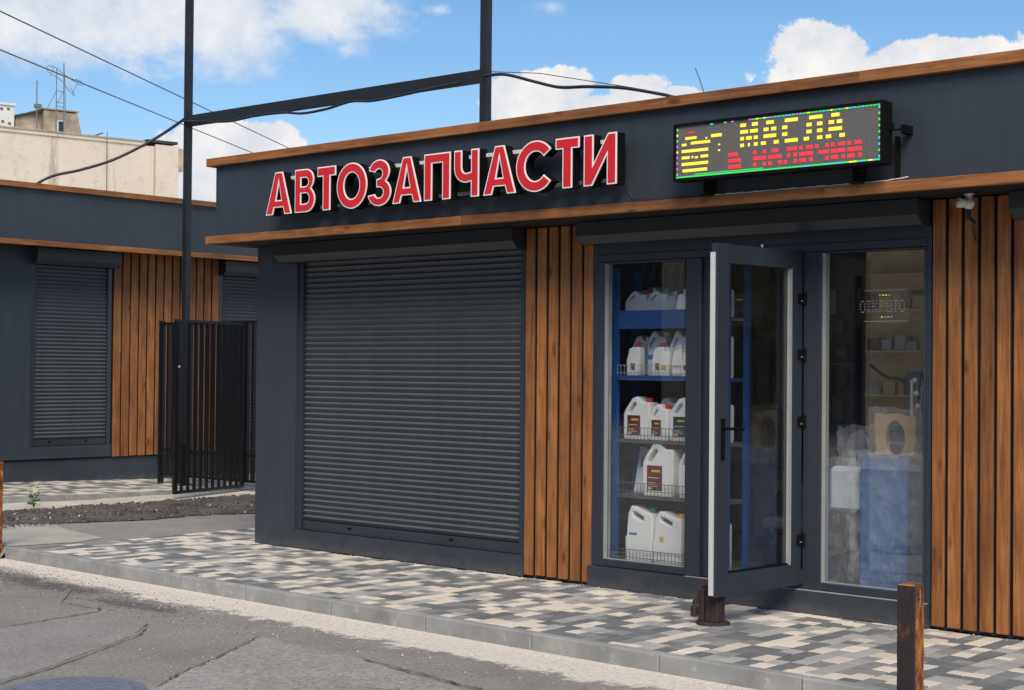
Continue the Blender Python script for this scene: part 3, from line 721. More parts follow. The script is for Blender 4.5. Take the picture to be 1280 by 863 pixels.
# --- shop front: plinth, frames, glass
part('plinth_panel', MB('grey').box(3.79, 6.425, -.045, .10, .004, .148), shop)
part('sill_flashing', MB('gasket').box(4.64, 6.42, -.043, -.012, .1485, .152), shop)
part('lintel_panel', MB('pvc').box(3.80, 6.425, .0, .09, 2.372, 2.446), shop)
part('lintel_panel', MB('pvc').box(3.835, 6.40, -.012, .08, 2.322, 2.3685), shop)
part('front_jamb', MB('pvc').box(3.80, 3.832, -.004, .09, .149, 2.3715), shop)
part('front_jamb', MB('pvc').box(6.392, 6.427, -.004, .09, .149, 2.3715), shop)
def window(x0, x1, z0, z1, sl, sr, st, sb, lab):
    fr = MB('pvc'); y0, y1 = -.012, .07
    fr.box(x0, x0 + sl, y0, y1, z0, z1, bev=.004); fr.box(x1 - sr, x1, y0, y1, z0, z1, bev=.004)
    fr.box(x0 + sl, x1 - sr, y0 + .001, y1, z1 - st, z1 - .001, bev=.004); fr.box(x0 + sl, x1 - sr, y0 + .001, y1, z0 + .001, z0 + sb, bev=.004)
    f = part('window', fr, shop, label=lab)
    part('pane', MB('glass').box(x0 + sl + .004, x1 - sr - .004, .032, .038, z0 + sb + .004, z1 - st - .004), f)
    bd = MB('gasket'); bd.box(x0 + sl, x0 + sl + .007, -.004, .030, z0 + sb, z1 - st); 
    bd.box(x0 + sl + .007, x1 - sr - .001, .014, .030, z0 + sb, z0 + sb + .005); part('glazing_bead', bd, f)
    sp2 = MB('rail').box(x0 + sl + .001, x0 + sl + .008, .040, .066, z0 + sb, z1 - st); part('spacer', sp2, f)
    return f
window(3.834, 4.738, .150, 2.320, .072, .125, .012, .052, 'shop window showing the oil can rack')
window(5.54, 6.390, .150, 2.320, .135, .012, .012, .055, 'shop window showing wrapped parts')
# door reveal
part('door_jamb', MB('pvc').box(4.7395, 4.80, .02, .10, .150, 2.320), shop)
part('door_threshold', MB('grey2').box(4.801, 5.539, .0, .10, .149, .168), shop)
# door leaf, opened outwards by about ninety degrees, hinged at the right jamb
DH = Vector((5.535, -.018, 0)); DA = Vector((-.062, -.998, 0)).normalized(); DN = Vector((-DA.y, DA.x, 0))   # DA along the leaf, DN towards +X side
if DN.x < 0: DN = -DN
def dl(u, n, z): p = DH + DA * u + DN * n; return (p.x, p.y, z)
def dbox(mb, u0, u1, n0, n1, z0, z1, mi=0):
    vs = [dl(u, n, z) for u in (u0, u1) for n in (n0, n1) for z in (z0, z1)]
    return mb.add(vs, [(0, 1, 3, 2), (4, 6, 7, 5), (0, 4, 5, 1), (2, 3, 7, 6), (0, 2, 6, 4), (1, 5, 7, 3)], mi)
DW, DZ0, DZ1, TH = .885, .180, 2.325, .060
mb = MB('pvc')
dbox(mb, 0, .105, -TH, 0, DZ0, DZ1); dbox(mb, DW - .115, DW, -TH + .012, 0, DZ0, DZ1)
dbox(mb, .105, DW - .115, -TH, -.001, DZ1 - .115, DZ1 - .001); dbox(mb, .105, DW - .115, -TH, -.001, DZ0 + .001, DZ0 + .135)
door = part('door', mb, shop, label='glazed entrance door standing open')
mb = MB('glass'); dbox(mb, .107, DW - .117, -.036, -.030, DZ0 + .137, DZ1 - .117); part('pane', mb, door)
mb = MB('pvcwhite'); dbox(mb, DW + .0005, DW + .010, -TH + .010, -.018, DZ0 + .01, DZ1 - .055); dbox(mb, .108, DW - .118, -TH - .010, -TH - .001, DZ1 - .10, DZ1 - .02)
part('door_edge', mb, door, label='white inner edge of the door leaf')
mb = MB('gasket'); dbox(mb, .105, .115, -.028, -.004, DZ0 + .135, DZ1 - .116); dbox(mb, .118, .124, -.029, -.010, DZ0 + .136, DZ1 - .117); part('glazing_bead', mb, door)
mb = MB('blackm'); dbox(mb, .124, DW - .115, -.028, -.012, DZ0 + .135, DZ0 + .145); dbox(mb, DW - .125, DW - .115, -.028, -.012, DZ0 + .145, DZ1 - .116); part('gasket', mb, door)
mb = MB('blackm'); dbox(mb, DW - .072, DW - .040, 0, .008, 1.01, 1.26)
mb.tube([dl(DW - .055, .008, 1.20), dl(DW - .055, .055, 1.20)], .009, 8); mb.tube([dl(DW - .055, .055, 1.20), dl(DW - .19, .060, 1.195)], .009, 8); part('handle', mb, door)
for hz in (.47, 1.23, 1.66, 2.02):
    mb = MB(['blackm', 'rail']); mb.lathe([(.012, hz - .042), (.014, hz - .038), (.014, hz + .038), (.012, hz + .042)], *dl(-.004, .016, 0)[:2], 10)
    dbox(mb, .004, .050, 0, .010, hz - .03, hz + .03); dbox(mb, .010, .028, .010, .012, hz - .02, hz - .012, 1); part('hinge', mb, door)
mb = MB('gasket'); dbox(mb, .40, .41, -.03, -.02, DZ1, DZ1 + .022); part('closer_pin', mb, door)

# interior shell
IX0, IX1, IY1 = 3.81, 8.6, 3.2
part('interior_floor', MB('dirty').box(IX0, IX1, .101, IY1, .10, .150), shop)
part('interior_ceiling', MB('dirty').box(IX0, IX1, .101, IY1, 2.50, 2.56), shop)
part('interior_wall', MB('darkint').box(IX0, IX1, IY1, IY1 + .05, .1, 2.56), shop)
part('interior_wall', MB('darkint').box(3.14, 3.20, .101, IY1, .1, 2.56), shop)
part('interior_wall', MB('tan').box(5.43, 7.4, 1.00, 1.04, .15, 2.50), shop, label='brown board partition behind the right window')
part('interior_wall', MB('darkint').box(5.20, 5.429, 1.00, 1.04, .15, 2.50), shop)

# ================================================================== LETTERS
H = .345
def arc(cx, cz, rx, rz, a0, a1, n=14):
    return [(cx + rx * cos(radians(a0 + (a1 - a0) * i / n)), cz + rz * sin(radians(a0 + (a1 - a0) * i / n))) for i in range(n + 1)]
def g_A(w):
    return [[(0, 0), (.36 * w, H), (.64 * w, H), (w, 0), (.735 * w, 0), (.675 * w, .165 * H), (.325 * w, .165 * H), (.265 * w, 0)],
            [(.395 * w, .34 * H), (.605 * w, .34 * H), (.5 * w, .76 * H)]]
def g_V(w):
    o_ = [(0, 0), (0, H)] + arc(.56 * w, .745 * H, .38 * w, .255 * H, 90, -50, 12) + arc(.58 * w, .29 * H, .42 * w, .29 * H, 52, -90, 14)
    return [o_, [(.30 * w, .60 * H)] + arc(.52 * w, .70 * H, .15 * w, .10 * H, -90, 90, 8) + [(.30 * w, .80 * H)],
            [(.30 * w, .20 * H)] + arc(.54 * w, .32 * H, .17 * w, .12 * H, -90, 90, 8) + [(.30 * w, .44 * H)]]
def g_T(w):
    s = .40 * w; return [[((w - s) / 2, 0), ((w - s) / 2, .78 * H), (0, .78 * H), (0, H), (w, H), (w, .78 * H), ((w + s) / 2, .78 * H), ((w + s) / 2, 0)]]
def g_O(w):
    return [arc(w / 2, H / 2, w / 2, H / 2 + .006, 0, 352, 40), arc(w / 2, H / 2, w / 2 - .083, H / 2 - .070, 0, 350, 36)]
def g_Z(w):
    ou = arc(.46 * w, .74 * H, .47 * w, .275 * H, 172, -48, 18) + arc(.47 * w, .285 * H, .53 * w, .30 * H, 52, -170, 22)
    inn = arc(.45 * w, .285 * H, .20 * w, .115 * H, -165, 88, 14) + [(.34 * w, .40 * H), (.34 * w, .585 * H)] + arc(.44 * w, .70 * H, .17 * w, .105 * H, -85, 160, 12)
    return [ou + inn]
def g_P(w): s = .30 * w; return [[(0, 0), (0, H), (w, H), (w, 0), (w - s, 0), (w - s, .79 * H), (s, .79 * H), (s, 0)]]
def g_Ch(w):
    s = .31 * w
    return [[(0, H), (s, H), (s, .66 * H)] + arc(.50 * w, .64 * H, .50 * w - s, .13 * H, 180, 270, 6) + [(w - s, .53 * H), (w - s, H), (w, H), (w, 0), (w - s, 0), (w - s, .33 * H)] + arc(.48 * w, .63 * H, .48 * w, .32 * H, 275, 180, 8)]
def g_S(w):
    return [arc(.54 * w, H / 2, .54 * w, H / 2 + .006, 38, 322, 34) + arc(.54 * w, H / 2, .54 * w - .083, H / 2 - .070, 322, 38, 30)]
def g_I(w):
    s = .29 * w
    return [[(0, 0), (0, H), (s, H), (s, .42 * H), (.74 * w, H), (w, H), (w, 0), (w - s, 0), (w - s, .58 * H), (.26 * w, 0)]]
word = [('А', g_A, .845, 1.165), ('В', g_V, 1.206, 1.448), ('Т', g_T, 1.478, 1.692), ('О', g_O, 1.706, 2.049), ('З', g_Z, 2.074, 2.315), ('А', g_A, 2.332, 2.638),
        ('П', g_P, 2.668, 2.937), ('Ч', g_Ch, 2.976, 3.22), ('А', g_A, 3.265, 3.575), ('С', g_S, 3.578, 3.909), ('Т', g_T, 3.939, 4.148), ('И', g_I, 4.189, 4.468)]
sign = thing('shop_sign', 'red raised letters АВТОЗАПЧАСТИ with white edging along the grey fascia', 'sign', (0, -.45, 2.786))
for i, (ch, fn, xa, xb) in enumerate(word):
    wd = xb - xa; loops = fn(wd)
    body = link('letter', shape(loops, .085, 'blackm', 0, 1, 0.0, 'letter_body'), sign, (xa, -.1075, 0))
    body['label'] = 'letter ' + ch
    link('letter_rim', shape(loops, .008, 'rim', 0, 1, 0.0, 'letter_rim'), body, (0, -.046, 0))
    link('letter_face', shape(loops, .006, 'red', 0, 1, -.0098, 'letter_face'), body, (0, -.050, 0))
for zz in (3.088, 2.826):
    mb = MB('white' if zz > 3 else 'ventgrey'); mb.box(.93, 4.43, -.530, -.500, zz - .013, zz + .013)
    for k in range(9): mb.box(1.0 + k * .42, 1.02 + k * .42, -.500, -.449, zz - .010, zz + .010)
    part('mounting_rail', mb, sign)
mb = MB('cable'); mb.tube([(4.44, -.50, 2.84), (4.46, -.470, 2.80), (4.462, -.462, 2.74), (4.50, -.466, 2.70), (4.60, -.47, 2.680), (4.72, -.48, 2.675), (4.85, -.48, 2.676), (5.2, -.475, 2.676)], .004, 5)
tag(part('sign_cable', mb, thing('x', 'x', 'x')), 'x', 'x') if False else single('cable', mb, 'thin black lead drooping from the last red letter onto the wooden ledge', 'cable', (4.44, -.47, 2.68))

# ================================================================== LED DISPLAY
X0, X1, Z0, Z1, YF = 4.945, 6.432, 2.760, 3.128, -.63
led = thing('led_display', 'black framed scrolling LED board with yellow and red Russian text over the entrance', 'LED sign', (5.68, -.52, 2.76))
mb = MB('blackm'); b_ = .018
mb.box(X0, X1, -.616, -.515, Z0, Z1, bev=.004)
mb.box(X0, X1, YF, -.6165, Z1 - b_, Z1); mb.box(X0, X1, YF, -.6165, Z0, Z0 + b_); mb.box(X0, X0 + b_, YF, -.6165, Z0 + b_, Z1 - b_); mb.box(X1 - b_, X1, YF, -.6165, Z0 + b_, Z1 - b_)
part('housing', mb, led)
sx0, sx1, sz0, sz1 = X0 + b_, X1 - b_, Z0 + b_, Z1 - b_
scr = part('screen', MB('screen').box(sx0, sx1, -.620, -.617, sz0, sz1), led)
lit = MB(['led_y', 'led_r', 'led_g', 'led_c', 'led_m']); SW, SH = sx1 - sx0, sz1 - sz0
def dash(u0, u1, v, hgt, mi):
    """bar of lit diodes; u,v run 0..1 across and down the screen"""
    x0_, x1_ = sx0 + u0 * SW, sx0 + u1 * SW; z = sz1 - v * SH
    lit.box(x0_, x1_, -.6225, -.6202, z - hgt / 2, z + hgt / 2, mi, bev=.0008)
def text(rows_by_char, word_, u, v0, dv, cw, gap, hgt, mi):
    for ch in word_:
        if ch == ' ': u += cw * .8; continue
        rows = rows_by_char[ch]; n = len(rows[0]); st = cw / n
        for r, row in enumerate(rows):
            k = 0
            while k < n:
                if row[k] == '#':
                    e = k
                    while e < n and row[e] == '#': e += 1
                    dash(u + k * st, u + e * st - st * .04, v0 + r * dv, hgt, mi); k = e
                else: k += 1
        u += cw + gap
F4 = {'М': ['###...###', '####.####', '##.###.##', '##..#..##'], 'А': ['..###..', '.##.##.', '.#####.', '##...##'], 'С': ['.#####.', '##.....', '##.....', '.#####.'], 'Л': ['..#####', '.##..##', '.##..##', '##...##']}
text(F4, 'МАСЛА', .335, .110, .125, .088, .016, .0215, 0)
F3 = {'В': ['###.', '####', '####'], 'Н': ['#..#', '####', '#..#'], 'А': ['.##.', '####', '#..#'], 'Л': ['.###', '.#.#', '#..#'], 'И': ['#.##', '####', '##.#'], 'Ч': ['#..#', '.###', '...#']}
text(F3, 'В НАЛИЧИИ', .275, .640, .115, .064, .0110, .0225, 1)
# oil can icon: body bars, handle, spout, small lettering
for k, (a, b) in enumerate(((.03, .04), (.03, .17), (.03, .17), (.03, .17), (.035, .165))):
    v = .36 + k * .125
    if k == 0: dash(.03, .055, v, .016, 0); dash(.078, .18, v - .02, .018, 0)
    elif k == 2: dash(.03, .072, v, .018, 0); dash(.082, .092, v, .014, 0); dash(.100, .116, v + .01, .014, 0); dash(.130, .170, v, .018, 0)
    else: dash(a, b, v, .019, 0)
dash(.048, .108, .24, .017, 0); dash(.066, .096, .135, .010, 1); dash(.185, .240, .24, .020, 0); dash(.155, .165, .27, .010, 0); dash(.222, .232, .42, .010, 0); dash(.222, .232, .53, .010, 0)
rl = random.Random(3)
def runner(n, f):
    for k in range(n): f(k, (k + .5) / n)
def top(k, u):
    if u < .38 and rl.random() < .85: return
    dash(u - .008, u + .007, .018, .008, rl.choice((2, 2, 0, 3, 4, 2) if u < .85 else (2, 2, 2, 3)))
runner(56, top)
def bot(k, u):
    dash(u - .0085, u + .0085, .978, .009, 2 if u < .62 else rl.choice((2, 3, 3, 0, 2)))
runner(56, bot)
for k in range(9):
    for u in (.006, .994): dash(u - .004, u + .004, .06 + k * .108, .014, rl.choice((2, 3, 2, 0, 4) if u < .5 else (2, 3, 2)))
dash(.10, .45, .945, .006, 2)
part('lit_diodes', lit, led, kind='stuff')
for bx_ in (5.13, 6.20):
    mb = MB('blackm'); mb.box(bx_ - .028, bx_ + .028, -.514, -.452, 2.672, 2.82); mb.box(bx_ - .035, bx_ + .035, -.56, -.452, 2.668, 2.676); part('bracket', mb, led)
mb = MB('blackm'); mb.box(6.434, 6.452, -.565, -.53, 2.96, 3.00); mb.box(6.452, 6.53, -.540, -.530, 2.955, 2.965); mb.box(6.50, 6.53, -.545, -.452, 2.935, 2.985); mb.box(6.44, 6.452, -.50, -.452, 2.70, 2.93); part('bracket', mb, led)
mb = MB('wcable'); pts = []
for k in range(40):
    u = k / 39; xx = 5.16 + u * 1.36; pts.append((xx, -.485 + .006 * sin(k * 1.1), 2.673 + .002 * sin(k * 2.3) + (.012 * max(0, (u - .85)) / .15)))
mb.tube(pts, .0042, 5); single('cable', mb, 'white cable lying along the wooden ledge under the LED board', 'cable', (5.84, -.485, 2.672))

# ================================================================== FLOODLIGHT / LAMP under the ledge
lamp = thing('wall_lamp', 'small white swivelling lamp with dark fitting hung under the wooden ledge by the right cladding', 'lamp', (6.74, -.16, 2.606))
part('mount', MB('rail').lathe([(.020, 2.566), (.020, 2.592), (.030, 2.596), (.030, 2.606)], 6.74, -.16, 12), lamp, True)
mb = MB('white'); 
def ball(mb, c_, r, n=12, mi=0, sq=1.0):
    prof = [(max(.0008, r * sin(pi * i / 8)), c_[2] - r * sq * cos(pi * i / 8)) for i in range(9)]; mb.lathe(prof, c_[0], c_[1], n, mi)
ball(mb, (6.745, -.17, 2.540), .032, 14); mb.tube([(6.735, -.18, 2.542), (6.70, -.222, 2.550)], .024, 12, r2=.031); part('lamp_head', mb, lamp, True)
mb = MB('bag'); mb.tube([(6.742, -.17, 2.507), (6.742, -.175, 2.455)], .016, 8); mb.tube([(6.74, -.175, 2.47), (6.785, -.18, 2.425)], .012, 8); mb.tube([(6.742, -.12, 2.42), (6.72, -.03, 2.34), (6.725, -.02, 2.33)], .004, 5); part('cable_gland', mb, lamp)

# ================================================================== STOCK BEHIND THE GLASS
rack = thing('shelving_rack', 'blue metal shelving rack with wire baskets behind the left shop window', 'shelf rack', (4.25, .45, .15))
RX0, RX1, RY0, RY1 = 3.90, 4.835, .115, .40
for xx in (RX0 - .02, RX1):
    for yy in (RY0 + .04, RY1): part('post', MB('rackblue').box(xx, xx + .04, yy - .035, yy, .15, 2.28), rack)
tops = {'r1': 1.92, 'r2': 1.50, 'r3': 1.055, 'r4': .66, 'r5': .185}
part('header_panel', MB('rackblue').box(RX0 + .02, RX1, RY0, RY0 + .02, 1.845, 1.975), rack)
for k, zz in tops.items():
    part('shelf', MB(['rackblue', 'ventgrey']).box(RX0, RX1, RY0 + .03, RY1, zz - .025, zz, 0 if k in ('r1', 'r2') else 1), rack)
for k, zz in list(tops.items())[1:]:
    mb = MB('ventgrey' if k != 'r2' else 'rail'); n = 30
    for i in range(n + 1):
        xx = RX0 + .02 + (RX1 - RX0 - .02) * i / n; mb.box(xx - .0014, xx + .0014, RY0 + .012, RY0 + .0148, zz - .02, zz + .085)
    for z2 in (zz - .018, zz + .03, zz + .085): mb.box(RX0 + .02, RX1, RY0 + .008, RY0 + .0118, z2 - .0022, z2 + .0022)
    part('wire_basket', mb, rack)
part('price_strip', MB('rackblue').box(RX0 + .02, RX1, RY0 - .004, RY0 + .006, 1.485, 1.512), rack)

def canister(name, label, x, y, z, wd, ht, dp, kind, cap, lab=None, group=None, rz=0., mat='canwhite', brk=None):
    """one plastic can: moulded body with its handle hole, a cap and a label; kinds give the outline"""
    t_ = thing(name, label, 'oil can' if ht > .2 else 'oil bottle', (x + XS, y, z), group, rz); w_, h_ = wd / 2, ht
    if kind == 'slant':      # shoulder rising to a top handle, spout on the right
        ol = [(-w_, .02), (-w_, .60 * h_), (-w_ * .86, .70 * h_), (-w_ * .30, .955 * h_), (-w_ * .02, .985 * h_), (w_ * .20, .93 * h_), (w_ * .42, .86 * h_), (w_ * .95, .855 * h_), (w_, .80 * h_), (w_, .02), (w_ * .93, 0), (-w_ * .93, 0)]
        hole = [(-w_ * .80, .60 * h_), (-w_ * .64, .73 * h_), (-w_ * .26, .885 * h_), (-w_ * .04, .90 * h_), (w_ * .08, .82 * h_), (-w_ * .20, .70 * h_), (-w_ * .45, .585 * h_)]
        cx, cz = w_ * .66, .855 * h_
    elif kind == 'ring':     # handle sloping down across the top from the left corner
        ol = [(-w_, .02), (-w_, .42 * h_), (-w_ * .90, .46 * h_), (-w_ * .78, .86 * h_), (-w_ * .55, .975 * h_), (-w_ * .25, .97 * h_), (w_ * .50, .88 * h_), (w_ * .92, .86 * h_), (w_, .80 * h_), (w_, .02), (w_ * .93, 0), (-w_ * .93, 0)]
        hole = [(-w_ * .60, .91 * h_), (-w_ * .20, .905 * h_), (w_ * .46, .815 * h_), (w_ * .40, .69 * h_), (-w_ * .02, .72 * h_), (-w_ * .50, .79 * h_)]
        cx, cz = w_ * .68, .865 * h_
    else:                    # slim one litre bottle with sloped shoulder
        ol = [(-w_, .01), (-w_, .52 * h_), (-w_ * .82, .62 * h_), (-w_ * .55, .86 * h_), (-w_ * .05, .90 * h_), (w_ * .85, .90 * h_), (w_, .84 * h_), (w_, .01), (w_ * .9, 0), (-w_ * .9, 0)]
        hole = None; cx, cz = w_ * .42, .895 * h_
    bv = min(.009, dp * .2)
    loops = [ol] + ([hole] if hole else [])
    me = shape([[(a * (1 - bv / w_ * .9), max(bv * .5, b * (1 - bv / h_ * .6))) for a, b in ol]] + ([hole] if hole else []), dp, mat, bv, 2, 0, 'can_body')
    for p in me.polygons: p.use_smooth = True
    me.set_sharp_from_angle(angle=radians(42)) if hasattr(me, 'set_sharp_from_angle') else None
    link('body', me, t_)
    if hole:                                             # grip recess is dark against the moulded body
        pass
    cr = min(.024, wd * .16); mb = MB(cap); mb.lathe([(cr * .9, cz - .004), (cr * .9, cz + .004), (cr, cz + .006), (cr, cz + .032), (cr * .9, cz + .036)], cx, 0, 14)
    link('cap', mb.mesh('cap'), t_)
    if lab:
        mb = MB([lab, 'lab_pale', 'lab_yellow']); a, b = (-w_ * .70, w_ * .30) if kind == 'slant' else (-w_ * .62, w_ * .42)
        zb, zt = (.10 * h_, .56 * h_) if kind != 'slim' else (.20 * h_, .50 * h_)
        if kind == 'ring': zb, zt, a, b = .22 * h_, .40 * h_, -w_ * .55, w_ * .2
        if brk: a, b, zb, zt = [q * (w_ if i < 2 else h_) for i, q in enumerate(brk)]
        yf = -dp / 2 - .001
        mb.box(a, b, yf, yf + .0008, zb, zt)
        wq = b - a; hq = zt - zb
        if lab in ('lab_maroon', 'lab_green'):
            mb.box(a + wq * .30, a + wq * .86, yf - .0006, yf - .0001, zt - hq * .26, zt - hq * .17, 2); mb.box(a + wq * .10, a + wq * .8, yf - .0006, yf - .0001, zt - hq * .50, zt - hq * .47, 1)
            for q in range(3): mb.box(a + wq * .10, a + wq * (.55 + .1 * q), yf - .0006, yf - .0001, zb + hq * (.30 - .07 * q), zb + hq * (.32 - .07 * q), 1)
            mb.box(a + wq * .06, a + wq * .34, yf - .0006, yf - .0001, zb + hq * .04, zb + hq * .13, 1)
        link('label_sticker', mb.mesh('label_sticker'), t_)
    return t_
Y = .215; XS = .072
G1, G2, G3, G5 = 'oil bottles on the top shelf', 'oil bottles on the second shelf', 'oil cans on the third shelf', 'oil cans on the bottom shelf'
canister('oil_can', 'white handled can with red cap leftmost on the top blue shelf', 3.93, Y + .06, tops['r1'], .19, .20, .10, 'slant', 'capred', None, G1)
canister('oil_can', 'white handled can with green cap on the top blue shelf', 4.12, Y + .06, tops['r1'], .19, .20, .10, 'slant', 'capgreen', None, G1)
canister('oil_bottle', 'pale grey bottle standing right of the green capped can on the top shelf', 4.245, Y + .05, tops['r1'], .075, .175, .07, 'slim', 'cangrey', None, G1, mat='cangrey')
canister('oil_bottle', 'second pale grey bottle on the top blue shelf', 4.335, Y + .05, tops['r1'], .08, .19, .07, 'slim', 'cangrey', None, G1, mat='cangrey')
canister('oil_bottle', 'white bottle nearest the window stile on the top blue shelf', 4.45, Y + .05, tops['r1'], .10, .20, .08, 'slim', 'cangrey', None, G1)
canister('oil_bottle', 'slim white bottle with red cap at the left end of the second shelf', 3.945, Y, tops['r2'], .115, .235, .07, 'slim', 'capred', 'lab_maroon', G2, brk=(-.35, .35, .22, .42))
canister('oil_bottle', 'slim white bottle with red cap in front of the grey canister on the second shelf', 4.165, Y, tops['r2'], .105, .235, .07, 'slim', 'capred', 'lab_maroon', G2, brk=(-.35, .35, .22, .42))
canister('oil_can', 'big pale grey canister with small blue print behind the red capped bottles', 4.07, Y + .12, tops['r2'], .20, .335, .11, 'slant', 'cangrey', 'lab_blue', G2, mat='cangrey', brk=(-.7, -.2, .38, .48))
canister('oil_can', 'pale grey canister with a yellow emblem right of centre on the second shelf', 4.305, Y + .07, tops['r2'], .16, .335, .10, 'slant', 'cangrey', 'lab_yellow', G2, mat='cangrey', brk=(-.6, .5, .50, .60))
canister('oil_can', 'pale grey canister with yellow emblem half hidden by the stile on the second shelf', 4.475, Y + .07, tops['r2'], .16, .35, .10, 'slant', 'cangrey', 'lab_yellow', G2, mat='cangrey', brk=(-.8, -.1, .50, .60))
canister('oil_can', 'white can with maroon label at the left end of the third shelf', 3.985, Y + .02, tops['r3'], .23, .305, .12, 'slant', 'capred', 'lab_maroon', G3)
canister('oil_can', 'white can standing behind with only its red cap clear on the third shelf', 4.14, Y + .17, tops['r3'], .22, .30, .11, 'slant', 'capred', None, G3)
canister('oil_can', 'smaller white can with maroon label and red cap in the middle of the third shelf', 4.185, Y, tops['r3'], .165, .255, .10, 'slant', 'capred', 'lab_maroon', G3)
canister('oil_can', 'white can with dark green label at the right of the third shelf', 4.39, Y + .02, tops['r3'], .23, .305, .12, 'slant', 'capgreen', 'lab_green', G3)
canister('oil_can', 'large white can with maroon label alone on the fourth shelf', 4.195, Y, tops['r4'], .265, .385, .13, 'slant', 'capred', 'lab_maroon', 'oil cans on the fourth shelf')
canister('oil_can', 'white can beside the large one on the fourth shelf, mostly behind the stile', 4.46, Y + .03, tops['r4'], .22, .37, .13, 'slant', 'capred', None, 'oil cans on the fourth shelf')
canister('oil_can', 'pale canister with dark cap at the left of the bottom shelf', 4.03, Y, tops['r5'], .235, .40, .13, 'ring', 'capgreen', 'lab_blue', G5, brk=(-.7, -.1, .47, .51))
canister('oil_can', 'pale canister with yellow emblem and yellow cap on the bottom shelf', 4.285, Y - .01, tops['r5'], .245, .375, .13, 'ring', 'capyellow', 'lab_yellow', G5, brk=(-.5, -.22, .42, .52))
canister('oil_can', 'white can ending the top shelf, seen through the open door', 4.66, Y + .03, tops['r1'], .15, .22, .10, 'slant', 'capred', None, G1)
canister('oil_can', 'tall white can ending the second shelf, seen through the open door', 4.66, Y + .03, tops['r2'], .15, .33, .10, 'slant', 'cangrey', None, G2)
canister('oil_can', 'white can ending the third shelf, seen through the open door', 4.66, Y + .03, tops['r3'], .16, .30, .10, 'slant', 'capred', None, G3)
canister('oil_can', 'white can ending the bottom shelf, seen through the open door', 4.64, Y + .03, tops['r5'], .17, .36, .11, 'slant', 'capgreen', None, G5)
for k_, (xx_, yy_, hh_, mm_) in enumerate(((4.03, .30, .205, 'canwhite'), (4.19, .30, .17, 'cangrey'), (4.405, .15, .18, 'cangrey'))):
    canister('oil_bottle', ('tall white bottle behind the two handled cans on the top shelf', 'grey bottle behind the green capped can on the top shelf', 'short grey bottle in front at the right of the top shelf')[k_], xx_ - XS * 0, yy_, tops['r1'], .08, hh_, .06, 'slim', 'cangrey', None, G1, mat=mm_)
for k_, (xx_, yy_, hh_, cc_, lb_, tx_) in enumerate(((4.245, .17, .20, 'cangrey', 'lab_yellow', 'small pale bottle with a yellow label between the red capped bottle and the grey canister'),
        (4.36, .16, .215, 'cangrey', 'lab_pale', 'small white bottle with a cream label near the right of the second shelf'), (3.93, .32, .30, 'cangrey', 'lab_blue', 'grey canister at the back left of the second shelf'),
        (4.45, .15, .20, 'capred', 'lab_maroon', 'small red capped bottle nearest the stile on the second shelf'))):
    canister('oil_bottle', tx_, xx_, yy_, tops['r2'], .085 if hh_ < .25 else .17, hh_, .05 if hh_ < .25 else .08, 'slim' if hh_ < .25 else 'slant', cc_, lb_, G2, brk=(-.5, .4, .25, .42))
bk = thing('bucket', 'small green plastic bucket behind the cans on the top shelf', 'bucket', (3.97, .54, 2.0))
mb = MB('bucket'); mb.lathe([(.058, 1.975), (.072, 2.14), (.077, 2.145), (.077, 2.16), (.070, 2.16)], 3.97, .54, 20); part('tub', mb, bk, True)
mb = MB('rail'); mb.tube([(3.97 + .078 * cos(a), .54, 2.14 - .05 * sin(a)) for a in [pi * i / 8 for i in range(9)]], .003, 5); part('handle', mb, bk)
part('base', MB('cardboard').box(3.88, 4.06, .47, .61, 1.922, 1.974), bk)
bx = thing('photo_card', 'tilted pale display card with a blue picture left of the large can', 'display card', (4.05, .26, .665), None, .15)
mb = MB(['cangrey', 'lab_blue', 'gasket']); 
mb.add([(-.085, .03, 0), (.07, .0, 0), (.085, .06, .30), (-.07, .10, .33), (-.085, .036, 0), (.07, .006, 0), (.085, .066, .30), (-.07, .106, .33)], [(0, 1, 2, 3), (7, 6, 5, 4), (0, 4, 5, 1), (1, 5, 6, 2), (2, 6, 7, 3), (3, 7, 4, 0)], 0)
link('card', mb.mesh('card'), bx)
mb = MB('lab_blue'); mb.add([(-.05, .060, .19), (.07, .035, .17), (.074, .055, .235), (-.045, .078, .26)], [(0, 1, 2, 3)]); link('picture', mb.mesh('picture'), bx)
# hanging stock on the far left wall of the window bay and on the back wall
hr = thing('hook_board', 'dark pegboard behind the rack crowded with small bagged parts', 'display board', (4.2, .9, .2))
part('board', MB('darkint').box(3.25, 5.09, .96, .99, .15, 2.45), hr)
rr = random.Random(21)
for k in range(46):
    cx = 3.35 + (k % 12) * .145 + rr.uniform(-.02, .02); cz = .55 + (k // 12) * .47 + rr.uniform(-.04, .04)
    w_, h_ = rr.uniform(.045, .065), rr.uniform(.15, .21); mb = MB([rr.choice(('bag', 'ventgrey', 'bag', 'darkint', 'darkint', 'blackm'))])
    mb.prism([(cx - w_, cz - h_), (cx + w_, cz - h_), (cx + w_ * .9, cz + h_ * .7), (cx + w_ * .3, cz + h_), (cx - w_ * .3, cz + h_), (cx - w_ * .9, cz + h_ * .7)], 1, .90 + rr.uniform(-.02, .02), .955)
    part('bagged_part', mb, hr)
# scalloped cloth-like strips at the top left of the window
br = thing('belt_bundle', 'row of black drive belts hung at the top left behind the left window', 'drive belts', (4.0, .30, 2.3))
for k in range(7):
    mb = MB('bag'); cx = 3.70 + k * .085
    mb.tube([(cx + .035 * cos(2 * pi * i / 12), .66, 2.22 + .13 * sin(2 * pi * i / 12)) for i in range(13)], .012, 6); part('belt', mb, br)

